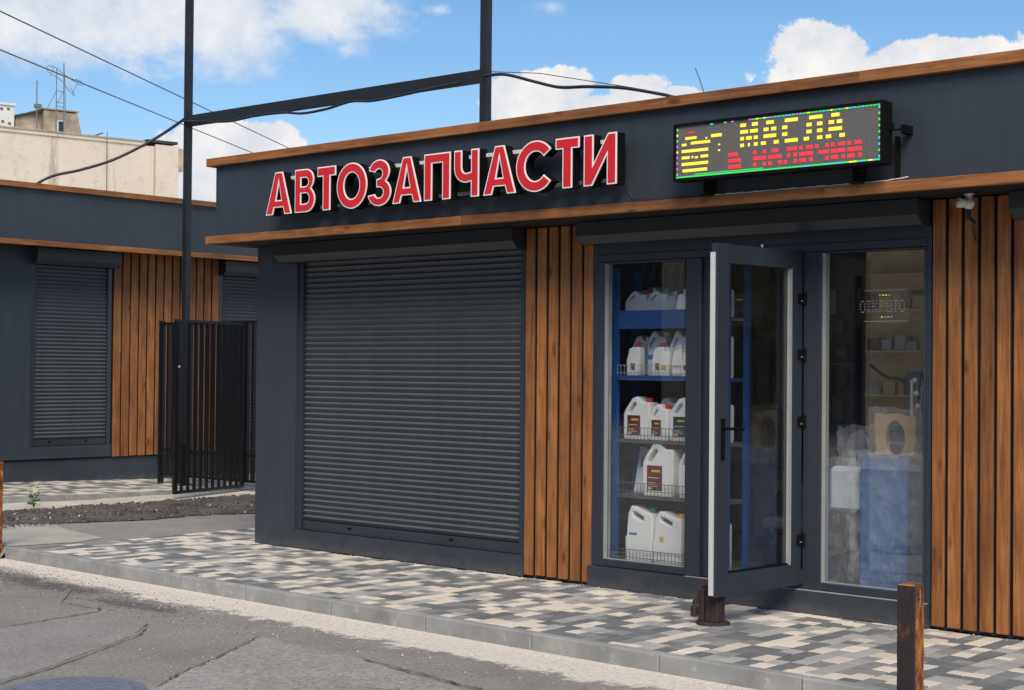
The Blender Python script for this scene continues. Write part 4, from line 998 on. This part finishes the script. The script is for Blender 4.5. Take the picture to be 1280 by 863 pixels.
# --- right window: wrapped goods
bl = thing('wrapped_bundle', 'tall blue panel wrapped in creased clear film standing behind the right window', 'wrapped bundle', (6.06, .34, .15))
part('panel', MB('wrapblue').box(5.80, 6.13, .26, .34, .15, 1.00, bev=.01), bl)
part('panel_side', MB('ventgrey').box(6.135, 6.45, .30, .36, .15, .93, bev=.01), bl)
def crumple(x0, x1, z0, z1, y, nx, nzz, amp, seed, edge=.02):
    mb = MB('film'); vs = []
    for j in range(nzz + 1):
        for i in range(nx + 1):
            u, v = i / nx, j / nzz; p = Vector((x0 + u * (x1 - x0), y, z0 + v * (z1 - z0)))
            d = amp * mn.noise(Vector((p.x * 14, p.z * 14, seed))) + amp * .5 * mn.noise(Vector((p.x * 40 + p.z * 25, p.z * 10, seed + 5)))
            ex = edge * mn.noise(Vector((p.z * 20, seed, i))) if i in (0, nx) else 0; ez = edge * mn.noise(Vector((p.x * 20, seed, j))) if j == nzz else 0
            vs.append((p.x + ex, y + d, p.z + ez))
    mb.add(vs, [(j * (nx + 1) + i, j * (nx + 1) + i + 1, (j + 1) * (nx + 1) + i + 1, (j + 1) * (nx + 1) + i) for j in range(nzz) for i in range(nx)]); return mb
part('film', crumple(5.755, 6.46, .16, 1.035, .225, 36, 44, .022, 3.1), bl, True)
part('film_edge', crumple(5.74, 6.46, .93, 1.05, .205, 40, 10, .03, 13.1, .03), bl, True)
part('film_edge', crumple(5.745, 5.80, .2, 1.0, .21, 5, 40, .03, 23.1, .02), bl, True)
fl = thing('wrapped_liner', 'ring shaped beige plastic part in clear film on top of the blue panel', 'wrapped part', (6.02, .34, 1.02))
me = shape([[(-.13, 0), (-.15, .20), (-.14, .26), (-.09, .25), (0, .262), (.07, .245), (.135, .25), (.14, .18), (.125, 0)], arc(0, .10, .072, .125, 0, 345, 24)], .05, 'cardboard', .006, 1)
link('ring', me, fl, (0, 0, 0)); part('film', crumple(5.835, 6.215, 1.0, 1.325, .30, 18, 16, .02, 8.3), fl, True)
sk = thing('wrapped_arch', 'grey arched plastic part in clear film leaning in the left corner of the right window', 'wrapped part', (5.70, .42, .95))
me = shape([[(-.11, 0), (-.10, .20), (-.04, .33), (.02, .36), (.07, .33), (.12, .10), (.13, -.02), (.07, -.02), (.04, .16), (0, .22), (-.04, .14), (-.05, 0)]], .06, 'ventgrey', .01, 1)
link('arch', me, sk, (0, 0, -.15)); part('film', crumple(5.58, 5.83, .83, 1.20, .36, 14, 16, .02, 5.5), sk, True)
sb_ = thing('wrapped_sack', 'pale padded bag wrapped in film below the arched part', 'wrapped bag', (5.66, .34, .62))
mb = MB('cangrey'); mb.box(5.54, 5.76, .30, .42, .63, .93, bev=.03); part('bag', mb, sb_)
part('film', crumple(5.53, 5.79, .62, .99, .27, 14, 16, .02, 2.5), sb_, True)
tk = thing('boxed_goods', 'dark grey upright boxes standing at the bottom left of the right window', 'boxes', (5.68, .34, .15))
part('box', MB('ventgrey').box(5.53, 5.775, .30, .5, .155, .38, bev=.008), tk)
part('box', MB('bag').box(5.53, 5.770, .285, .5, .385, .625, bev=.008), tk)
part('film', crumple(5.53, 5.79, .17, .62, .262, 12, 24, .016, 6.5), tk, True)
os_ = thing('open_sign', 'unlit dotted window sign spelling ОТКРЫТО inside the right window', 'LED sign', (6.07, .075, 1.9))
F5 = {'О': ['.##.', '#..#', '#..#', '#..#', '.##.'], 'Т': ['###', '.#.', '.#.', '.#.', '.#.'], 'К': ['#..#', '#.#.', '##..', '#.#.', '#..#'], 'Р': ['###.', '#..#', '###.', '#...', '#...'], 'Ы': ['#..#', '#..#', '##.#', '#..#', '##.#']}
mb = MB(['white', 'led_g', 'led_m', 'led_y']); xx = 5.90
for ch in 'ОТКРЫТО':
    for r_, row in enumerate(F5[ch]):
        for c_, q in enumerate(row):
            if q == '#': mb.box(xx + c_ * .0100, xx + c_ * .0100 + .005, .070, .074, 2.00 - r_ * .017 - .005, 2.00 - r_ * .017)
    xx += len(F5[ch][0]) * .0100 + .009
for k, q in enumerate((1, 3, 3, 1)): mb.box(6.035 + k * .022, 6.042 + k * .022, .070, .074, 2.030, 2.037, q)
for k, q in enumerate((3, 2, 1, 2)): mb.box(6.050 + k * .022, 6.057 + k * .022, .070, .074, 1.893, 1.900, q)
for k in range(24):
    mb.box(5.93 + k * .0125, 5.934 + k * .0125, .070, .074, 2.062, 2.066); mb.box(5.93 + k * .0125, 5.934 + k * .0125, .070, .074, 1.868, 1.872)
part('diodes', mb, os_, kind='stuff')
part('carrier', MB('glass').box(5.88, 6.24, .0755, .0785, 1.85, 2.08), os_)
part('bracket', MB('blackm').box(6.255, 6.39, .078, .12, 2.035, 2.062), os_)
# back shelf with a clutter of boxes
bs = thing('stock_shelf', 'open shelf of mixed small boxes against the brown partition', 'shelf', (5.9, .9, .15))
LV = ((1.08, 'lowest'), (1.40, 'second lowest'), (1.70, 'middle'), (1.98, 'second highest'), (2.22, 'top'))
for zz, q in LV: part('shelf', MB('tan').box(5.50, 6.35, .86, .998, zz - .014, zz), bs)
for k in range(6): part('hook', MB('rail').box(5.22 + k * .03, 5.225 + k * .03, .93, .999, 1.6, 1.605), bs)
cl = (('cardboard', 'brown'), ('ventgrey', 'dark grey'), ('tan', 'tan'), ('lab_maroon', 'dark red'), ('bag', 'black'), ('cardboard', 'brown'), ('gasket', 'grey'))
ordn = ('leftmost', 'second from the left', 'third from the left', 'fourth from the left', 'fifth from the left', 'sixth from the left', 'seventh from the left', 'eighth from the left')
for zz, q in LV[:4]:
    xx = 5.51; k = 0
    while xx < 6.0 and k < 8:
        w_ = rr.uniform(.045, .10); h_ = rr.uniform(.05, .16); mname, cname = rr.choice(cl)
        mb = MB(mname); mb.box(xx, xx + w_, .875, .975, zz + .001, zz + h_, bev=.002)
        single('parts_box', mb, '%s box, %s on the %s shelf behind the right window' % (cname, ordn[k], q), 'box', (xx + w_ / 2, .92, zz), 'small boxes on the shelf behind the right window')
        xx += w_ + rr.uniform(.006, .03); k += 1
for k in range(14):
    z_ = .9 + (k // 2) * .19 + rr.uniform(-.03, .03); x_ = 5.14 + (k % 2) * .13 + rr.uniform(-.04, .04); w_, h_ = rr.uniform(.015, .05), rr.uniform(.03, .09)
    mb = MB(rr.choice(('ventgrey', 'ventgrey', 'bag', 'ventgrey', 'bag'))); mb.box(x_ - w_, x_ + w_, .93, .985, z_ - h_, z_ + h_, bev=.008); part('hanging_pack', mb, bs)
hz_ = thing('hose_bundle', 'dark hoses and pale tubes hanging before the brown partition at the right', 'hoses', (5.9, .7, 1.3))
mb = MB('bag'); mb.tube(smooth_pts([(5.62, .72, 1.60), (5.75, .70, 1.52), (5.86, .70, 1.50), (5.98, .68, 1.40), (6.10, .66, 1.36)]), .012, 6); part('hose', mb, hz_)
for k in range(5):
    mb = MB(('cangrey', 'cardboard', 'gasket', 'bag', 'cardboard')[k]); mb.tube(smooth_pts([(5.98 + k * .035, .62, 1.50 - .02 * k), (5.985 + k * .035, .61, 1.25), (6.0 + k * .03, .62, 1.02)]), .012, 6); part('tube', mb, hz_)
for k in range(3):
    mb = MB('cangrey'); ball(mb, (6.03 + .012 * k, .56, 1.50 - k * .085), .019, 10); part('float', mb, hz_, True)
mt_ = thing('door_mat', 'grey ribbed mat lying inside the open doorway', 'door mat', (5.15, .5, .15))
mb = MB('gasket'); mb.box(4.85, 5.45, .16, .78, .151, .158)
for k in range(14): mb.box(4.86 + k * .042, 4.885 + k * .042, .17, .77, .158, .164)
part('mat', mb, mt_)
ch_ = thing('dark_chair', 'dark rounded seat back seen through the open glass door', 'chair', (5.05, .95, .15))
me = shape([[(-.2, .0), (-.22, .38), (-.14, .52), (.14, .52), (.22, .38), (.2, 0)]], .07, 'ventgrey', .02, 2); link('backrest', me, ch_, (0, .1, .32))
part('seat', MB('ventgrey').box(4.83, 5.27, .60, 1.02, .45, .52, bev=.02), ch_)
for a in (4.86, 5.22):
    for b in (.64, .96): part('leg', MB('blackm').box(a - .015, a + .015, b - .015, b + .015, .151, .45), ch_)

# ================================================================== STREET IRON
b1 = thing('bollard', 'rusty square steel post with flaking black paint in front of the right cladding', 'bollard', (7.39, -2.12, -.1), 'rusty square posts along the kerb')
def post(parent, cx, cy, z0, z1, s):
    mb = MB('rust'); h_ = s / 2; n = 10; vs = []
    for k in range(n + 1):
        z = z0 + (z1 - z0) * k / n; q = h_ * (1 + .03 * mn.noise(Vector((k, cx, 1))))
        for a, b in ((-1, -.86), (-.86, -1), (.86, -1), (1, -.86), (1, .86), (.86, 1), (-.86, 1), (-1, .86)): vs.append((cx + a * q, cy + b * q, z + (0.006 * mn.noise(Vector((a * 2, b * 2, cx))) if k == n else 0)))
    mb.add(vs, [(k * 8 + i, k * 8 + (i + 1) % 8, (k + 1) * 8 + (i + 1) % 8, (k + 1) * 8 + i) for k in range(n) for i in range(8)] + [tuple(range(8))[::-1]])
    mb.add([(cx + a * h_ * .99, cy + b * h_ * .99, z1 + .001) for a, b in ((-1, -.86), (-.86, -1), (.86, -1), (1, -.86), (1, .86), (.86, 1), (-.86, 1), (-1, .86))] + [(cx, cy, z1 + .010)], [(i, (i + 1) % 8, 8) for i in range(8)])
    return part('post', mb, parent)
post(b1, 7.39, -2.12, -.1, .565, .094)
mb = MB('gasket'); mb.tube([(7.4375, -2.12, .545), (7.4380, -2.115, .50), (7.4375, -2.125, .48)], .0016, 5); mb.tube([(7.4375, -2.135, .515), (7.438, -2.108, .517)], .0014, 5); mb.tube([(7.4375, -2.128, .472), (7.438, -2.112, .470)], .003, 5); part('weld_bead', mb, b1)
b2 = thing('bollard', 'rusty square steel post cut by the left edge of the picture beside the kerb end', 'bollard', (-1.318, -1.745, -.1), 'rusty square posts along the kerb')
post(b2, -1.318, -1.745, -.1, .72, .09)
ds = thing('parking_lock_stump', 'short rusty iron post with a plate and padlock holding the open door', 'parking post', (5.385, -.79, 0))
mb = MB('rustdark'); mb.lathe([(.105, .0005), (.105, .012), (.098, .016)], 5.385, -.79, 18); part('base_plate', mb, ds)
mb = MB('rustdark'); mb.box(5.355, 5.445, -.835, -.745, .014, .172, bev=.006); part('stub', mb, ds)
mb = MB('rustdark'); mb.box(5.312, 5.352, -.850, -.78, .014, .215, bev=.006); mb.box(5.295, 5.318, -.872, -.80, .12, .16, bev=.004); mb.bar((5.300, -.85, .13), (5.345, -.80, .235), .022, .03); mb.bar((5.30, -.83, .225), (5.37, -.80, .245), .03, .014); part('hasp', mb, ds)
mb = MB('rustdark'); mb.box(5.282, 5.322, -.890, -.850, .045, .115, bev=.008); mb.tube([(5.302 + .013 * cos(a), -.867, .115 + .034 * sin(a)) for a in [pi * i / 8 for i in range(9)]], .005, 6); part('padlock', mb, ds)

# ================================================================== LEFT SHOP
LX = -7.0
lshop = thing('neighbour_shop', 'grey single storey shop with larch strips and narrow shutters beyond the gate at the left', 'shop building', (LX, 2.5, 0))
# local (x,y,z): x runs along +Y of the world, y is depth into the building (world -X)
def xfl(v): return (LX - v[1], v[0], v[2])
def lbox(mats, *a, **k):
    mb = MB(mats); mb.box(*a, **k); mb.v = [xfl(v) for v in mb.v]; return mb
part('front_wall', lbox('grey', -6, 1.999, 0, .12, .34, 3.08), lshop)
part('front_wall', lbox('grey', 6.3, 12, 0, .12, .34, 3.08), lshop)
part('back_block', lbox('grey', -6, 12, .121, 6, .3, 3.08), lshop)
part('plinth_panel', lbox('grey', -6, 1.2, .03, .118, -.45, .322), lshop); part('plinth_panel', lbox('grey', 1.203, 12, .032, .118, -.45, .322), lshop)
part('soffit', lbox('grey', -6.05, 12.1, -.462, 6.1, 3.085, 3.11), lshop)
part('fascia', lbox('grey', -6, 12, -.45, -.37, 3.11, 3.80), lshop)
part('roof', lbox('roofing', -6, 12, -.36, 6.1, 3.62, 3.70), lshop)
for a, b in ((-6.1, -2.0), (-1.998, 2.6), (2.602, 6.0), (6.002, 12.1)):
    part('awning_board', lbox('woody', a, b, -.50, -.463, 3.035, 3.103, bev=.003), lshop)
    part('cornice_board', lbox('woody', a, b, -.50, -.452, 3.745, 3.815, bev=.003), lshop)
part('front_sill', lbox('grey', 2.0, 3.21, 0, .12, .34, .50), lshop); part('front_sill', lbox('grey', 4.90, 6.299, 0, .12, .34, .50), lshop)
shutter(lshop, 2.0, 3.205, .502, 2.90, .03, 46, xf=xfl); shutter(lshop, 4.98, 6.298, .502, 2.90, .03, 46, xf=xfl)
shutter_box(lshop, 1.99, 3.24, 2.845, 3.045, .16, xf=xfl); shutter_box(lshop, 4.97, 6.29, 2.845, 3.045, .16, xf=xfl)
cladding(lshop, 3.235, 13, .335, 3.08, .110, .1350, 0, xf=xfl)

# ================================================================== FENCE AND GATE
fn = thing('steel_fence', 'black fence of upright square bars standing behind the open gate leaf', 'fence', (-5.1, 3.4, .03))
mb = MB('black')
for zz in (.14, .46, 2.10): part('rail', MB('black').box(-6.12, -.05, 3.385, 3.415, zz - .015, zz + .015), fn)
fb = MB('black'); fb.box(-.022, .022, -.022, .022, .0, 1.96); fbm = fb.mesh('bar')
xx = -6.11
for k in range(52): link('bar', fbm, fn, (xx - -5.1, 0, .125)); xx += .116
part('fence_post', MB('black').box(-6.17, -6.115, 3.37, 3.43, -.05, 2.14), fn)
GA, GB = Vector((-4.06, 2.09, 0)), Vector((-4.40, 3.37, 0)); gd = (GB - GA); gl = gd.length; gd.normalize()
gate = thing('gate_leaf', 'open black barred gate leaf with a lock plate swung towards the shop', 'gate', (GA.x, GA.y, .06))
def gbar(name, a, b, wd, ht):
    mb = MB('black'); mb.bar(a, b, wd, ht); return part(name, mb, gate)
gbar('rail', GA + Vector((0, 0, .085)), GB + Vector((0, 0, .085)), .035, .035); gbar('rail', GA + Vector((0, 0, 2.075)), GB + Vector((0, 0, 2.075)), .035, .035)
n = 11
for k in range(n + 1):
    p = GA + gd * (.02 + (gl - .04) * k / n); w_ = .045 if k in (0, n) else .028
    mb = MB('black'); mb.box(p.x - w_ / 2, p.x + w_ / 2, p.y - w_ / 2, p.y + w_ / 2, .10, 2.06); part('bar', mb, gate)
mb = MB(['black', 'rail']); p = GA + gd * .10
mb.bar(GA + gd * .02 + Vector((.0, 0, 1.35)), GA + gd * .20 + Vector((0, 0, 1.35)), .03, 1.4)
mb.tube([tuple(GA + gd * .055 + Vector((.020, -.005, 1.545))), tuple(GA + gd * .055 + Vector((.036, -.010, 1.545)))], .016, 8, 1); mb.tube([tuple(GA + gd * .055 + Vector((.020, -.005, 1.30))), tuple(GA + gd * .055 + Vector((.030, -.010, 1.30)))], .012, 8, 0)
part('lock_plate', mb, gate)
# steel frame over the yard
sf = thing('steel_portal', 'tall dark steel portal of two posts and a crossbeam above the roof and gate', 'steel portal', (-5.6, 3.4, 0))
part('post', MB('pole').box(-5.68, -5.60, 3.36, 3.44, -.1, 7.5), sf); part('post', MB('pole').box(-.475, -.385, 3.36, 3.45, -.1, 7.5), sf)
part('crossbeam', MB('pole').prism([(-5.5995, 4.640), (-.4755, 4.610), (-.4755, 4.742), (-5.5995, 4.772)], 1, 3.365, 3.445), sf)
part('lock_box', MB('black').box(-5.72, -5.52, 3.30, 3.345, .05, 2.09), sf)
mb = MB('cable'); pts = [(-5.64, 3.33, 4.70), (-5.126, 3.33, 4.640), (-4.674, 3.33, 4.604), (-4.205, 3.33, 4.620), (-3.676, 3.33, 4.605), (-3.31, 3.33, 4.560), (-2.884, 3.33, 4.568), (-2.471, 3.33, 4.610), (-2.135, 3.33, 4.580), (-1.744, 3.33, 4.585), (-1.179, 3.33, 4.612), (-.755, 3.33, 4.625)]
mb.tube(smooth_pts(pts), .016, 6); single('cable', mb, 'black cable sagging along the underside of the steel crossbeam', 'cable', (-3.3, 3.35, 4.6))
mb = MB('cable'); pts = [(-.385, 3.33, 4.655), (-.1, 3.25, 4.628), (.13, 3.2, 4.578), (.459, 3.2, 4.475), (.778, 3.2, 4.385), (1.139, 3.2, 4.350), (1.588, 3.2, 4.285), (2.068, 3.2, 4.167), (2.208, 3.2, 4.126), (2.9, 3.2, 3.98), (3.4, 3.4, 3.2)]
mb.tube(smooth_pts(pts), .018, 6); mb.tube([(-.385, 3.3, 4.70), (.5, 3.2, 4.56), (1.7, 3.2, 4.275)], .004, 4)
single('cable', mb, 'thick black cable dropping from the right steel post to the shop roof', 'cable', (.6, 3.2, 4.4))
mb = MB('cable'); pts = [(-6.3, 2.0, 3.82), (-6.15, 2.15, 3.95), (-6.0, 2.45, 4.16), (-5.9, 2.8, 4.36), (-5.75, 3.1, 4.56), (-5.66, 3.37, 4.70)]
pts = [(-6.6, 1.75, 3.78), (-6.52, 1.98, 3.925), (-6.38, 2.28, 4.02), (-6.2, 2.62, 4.16), (-6.03, 2.92, 4.345), (-5.86, 3.18, 4.545), (-5.66, 3.36, 4.735)]
mb.tube(smooth_pts(pts), .020, 6); single('cable', mb, 'thick black cable climbing from the left shop roof to the steel post', 'cable', (-6.2, 2.6, 3.9))
mb = MB('thread'); mb.tube([(3.968, 1, 3.859), (4.01, 1, 3.77), (4.073, 1, 3.60), (4.09, 1, 3.19)], .004, 5, r2=.005); single('whip_aerial', mb, 'thin whip aerial on the shop roof beside the LED board', 'aerial', (4.09, 1, 3.19))

# overhead wires (far span)
def pt(d, D): return Vector((10.814 + d[0] * D, -8.757 + d[1] * D, 1.55 + d[2] * D))
def wire(name, a, b, da, db, sag, r, label):
    A = pt(a, da); B = pt(b, db); A2 = A + (A - B) * .5; B2 = B + (B - A) * 4
    mb = MB('thread'); pts = []
    for k in range(31):
        u = k / 30; pts.append(A2.lerp(B2, u))
    mb.tube(pts, r, 5); single(name, mb, label, 'wire', pts[15][:])
wire('overhead_wire', (-.91, .524, .227), (-.774, .647, .142), 24, 40, .15, .012, 'upper of two thin overhead wires crossing the sky at the left')
wire('overhead_wire', (-.91, .525, .202), (-.790, .632, .138), 24, 40, .15, .012, 'lower of two thin overhead wires crossing the sky at the left')

# ================================================================== FAR TAN BUILDING
A = Vector((-37.7, 26.6)); d2 = Vector((-1.2, -6.7)).normalized(); nrm = Vector((-d2.y, d2.x)) * 1
if nrm.x < 0: nrm = -nrm                                            # outward, towards the shops
tb = thing('tan_building', 'old tan rendered building with a plain wall rising behind the left shop', 'building', (A.x, A.y, -.1))
def tp(u, n): q = A + d2 * u + nrm * n; return (q.x, q.y)
def tbox(mats, u0, u1, n0, n1, z0, z1, mi=0):
    mb = MB(mats); pr = [tp(u0, n0), tp(u1, n0), tp(u1, n1), tp(u0, n1)]; mb.prism(pr, 2, z0, z1, mi); return mb
part('wall', tbox('stucco', 0, 45, -14, 0, -.1, 9.75), tb)
part('corner_pilaster', tbox('stucco', .0, .92, .002, .12, -.1, 9.82), tb); part('corner_pilaster', tbox('stucco', .98, 1.10, .002, .07, -.1, 9.75), tb)
part('side_cornice', tbox('oldconc', -.20, -.002, -14, .1, 8.9, 9.75), tb)
part('parapet', tbox('stucco', 1.3, 45, -.35, .05, 9.752, 9.88), tb)
part('canopy_slab', tbox('roofing', .02, 1.25, -2, .10, 9.90, 9.99), tb)
part('coping', tbox('oldconc', 1.35, 45, -.4, .09, 9.881, 9.925), tb)
part('drainpipe', MB('thread').tube([(*tp(2.83, .08), 10.1), (*tp(2.84, .08), 9.6), (*tp(2.80, .08), 4.)], .016, 5), tb)
part('vent_pipe', MB('mast').tube([(*tp(3.25, -.5), 9.93), (*tp(2.82, -.3), 10.11)], .035, 6), tb)
def ptop(u, n, z): x_, y_ = tp(u, n); return (x_, y_, z)
ph = MB('oldconc')
q = [ptop(3.30, -1, 9.8), ptop(4.80, -1, 9.8), ptop(4.80, -4, 9.8), ptop(3.30, -4, 9.8), ptop(3.52, -1, 10.80), ptop(4.80, -1, 10.86), ptop(4.80, -4, 10.86), ptop(3.52, -4, 10.80)]
ph.add(q, [(0, 1, 5, 4), (1, 2, 6, 5), (2, 3, 7, 6), (3, 0, 4, 7), (4, 5, 6, 7)])
ph_o = part('stair_house', ph, tb)
part('cap_slab', MB('oldconc').prism([tp(3.48, -.95), tp(4.86, -.95), tp(4.86, -4.1), tp(3.48, -4.1)], 2, 10.862, 10.91), ph_o)
mb = MB('oldconc'); mb.add([ptop(4.81, -1.2, 9.8), ptop(5.75, -1.2, 9.8), ptop(5.75, -4, 9.8), ptop(4.81, -4, 9.8), ptop(4.81, -1.2, 10.74), ptop(5.75, -1.2, 10.48), ptop(5.75, -4, 10.48), ptop(4.81, -4, 10.74)], [(0, 1, 5, 4), (1, 2, 6, 5), (2, 3, 7, 6), (3, 0, 4, 7), (4, 5, 6, 7)])
part('annexe', mb, tb)
part('annexe_roof', MB('roofing').add([ptop(4.80, -1.1, 10.75), ptop(5.8, -1.1, 10.48), ptop(5.8, -4, 10.48), ptop(4.80, -4, 10.75), ptop(4.80, -1.1, 10.85), ptop(5.8, -1.1, 10.56), ptop(5.8, -4, 10.56), ptop(4.80, -4, 10.85)], [(0, 1, 5, 4), (1, 2, 6, 5), (2, 3, 7, 6), (3, 0, 4, 7), (4, 5, 6, 7), (0, 3, 2, 1)]), tb)
wi = part('window', tbox('white', 4.03, 4.30, -.998, -.95, 10.06, 10.50), tb); part('pane', tbox('farglass', 4.07, 4.26, -.949, -.94, 10.10, 10.46), wi)
wb = thing('roof_cabin', 'white equipment box on the roof of the tan building at the left edge', 'equipment box', (*tp(6.8, -2), 9.9))
part('cabinet', tbox('white', 5.82, 8, -3, -1.2, 9.93, 10.88), wb); part('lid', tbox('white', 5.78, 8.05, -3.05, -1.15, 10.881, 10.96), wb)
for k, (u, z) in enumerate(((5.95, 10.2), (6.2, 10.25), (6.25, 10.7), (6.0, 10.72))): part('vent', tbox('ventgrey', u, u + .09, -1.199, -1.17, z, z + .07), wb)
mst = thing('mast', 'thin upright pole aerial at the edge of the stair house roof', 'aerial', (*tp(5.15, -.8), 10.0))
part('pole', MB('mast').tube([(*tp(5.13, -.8), 9.9), (*tp(5.15, -.8), 11.0), (*tp(5.15, -.8), 11.82)], .022, 6), mst); part('bracket', tbox('mast', 5.00, 5.22, -.9, -.7, 10.84, 10.97), mst)
an = thing('lattice_aerial', 'spindly lattice aerial with looped arms on the tan building roof', 'aerial', (*tp(4.35, -.6), 9.93))
def Q(u, z, n=-.6): return (*tp(u, n), z)
part('leg', MB('mast').tube([Q(4.20, 9.93), Q(4.23, 12.55)], .022, 5), an); part('leg', MB('mast').tube([Q(4.50, 9.93), Q(4.50, 12.34)], .018, 5), an)
part('leg', MB('mast').tube([Q(4.14, 10.6), Q(4.20, 12.2)], .013, 4), an)
mb = MB('mast')
for a, b in ((Q(4.84, 10.82), Q(4.49, 11.52)), (Q(4.48, 11.0), Q(4.24, 11.5)), (Q(4.5, 11.52), Q(4.22, 11.47)), (Q(4.5, 10.95), Q(4.22, 10.92)), (Q(4.5, 11.1), Q(4.22, 11.08))): mb.tube([a, b], .013, 4)
part('brace', mb, an)
mb = MB('mast')
lp = [Q(4.25, 11.85), Q(4.60, 12.05), Q(4.82, 12.15), Q(4.90, 12.30), Q(4.80, 12.38), Q(4.55, 12.35), Q(4.25, 12.15), Q(3.95, 11.98), Q(3.70, 11.85), Q(3.50, 11.80), Q(3.55, 11.95), Q(3.80, 12.02)]
mb.tube(lp, .013, 4); mb.tube([Q(4.2, 11.75), Q(4.0, 11.55), Q(3.82, 11.38), Q(3.85, 11.5), Q(3.98, 11.68)], .013, 4); mb.tube([Q(3.9, 11.5), Q(3.72, 11.85)], .012, 4); mb.tube([Q(4.75, 12.0), Q(4.62, 12.35)], .012, 4); part('arm', mb, an)

# building across the road, behind the camera: what the panes mirror
ob = thing('opposite_building', 'plain tan rendered building across the road mirrored in the right shop window', 'building', (8, -34, -.1))
part('wall', MB('oppwall').box(-12.8, 40, -46, -34, -.1, 11), ob); part('roof', MB('roofing').box(-13.1, 40.3, -46.3, -33.7, 11.001, 11.3), ob)
for k in range(11):
    for j in range(3):
        xx = -8 + k * 4; zz = 1.2 + j * 3.2
        f = part('window', MB('white').box(xx, xx + 1.8, -33.999, -33.95, zz, zz + 1.6), ob)
        part('pane', MB('farglass').box(xx + .1, xx + 1.7, -33.949, -33.93, zz + .1, zz + 1.5), f)
ob = thing('opposite_store', 'long dark building across the road mirrored in the left shop window', 'building', (-30, -38, -.1))
part('wall', MB('darkwall').box(-70, -13.3, -50, -38, -.1, 12), ob); part('roof', MB('roofing').box(-70, -13.0, -50.3, -37.7, 12.001, 12.3), ob)
part('drainpipe', MB('oppwall').box(-23.1, -22.1, -37.99, -37.5, -.1, 12), ob)  # broad pale pillar, not a pipe; unseen, added for the mirrored grey band
for k in range(12):
    for j in range(3):
        xx = -68 + k * 4.5; zz = 1.2 + j * 3.2
        f = part('window', MB('ventgrey').box(xx, xx + 1.8, -37.999, -37.95, zz, zz + 1.6), ob)
        part('pane', MB('farglass').box(xx + .1, xx + 1.7, -37.949, -37.93, zz + .1, zz + 1.5), f)

# weed by the far kerb
wd_ = thing('weed', 'small green weed growing in the dark gravel by the far kerb', 'weed', (-3.95, .22, .0))
mb = MB('leaf'); rw = random.Random(9)
for k in range(7):
    a = rw.random() * 6.28; l_ = rw.uniform(.10, .19); tip = (cos(a) * .05, sin(a) * .05, l_); mb.tube([(0, 0, 0), (tip[0] * .4, tip[1] * .4, l_ * .5), tip], .003, 4)
link('stem', mb.mesh('stem'), wd_, (0, 0, .03))
mb = MB('leaf')
for k in range(110):
    a = rw.random() * 6.28; r_ = rw.uniform(.005, .06); z = rw.uniform(.03, .24); c = Vector((cos(a) * r_, sin(a) * r_, z)); d = Vector((cos(a), sin(a), rw.uniform(-.2, .7))).normalized(); s = d.cross(Vector((0, 0, 1))).normalized() * rw.uniform(.010, .018); l_ = rw.uniform(.03, .06)
    mb.add([c, c + d * l_ * .5 + s, c + d * l_, c + d * l_ * .5 - s], [(0, 1, 2, 3)])
link('foliage', mb.mesh('foliage'), wd_, (0, 0, .03))
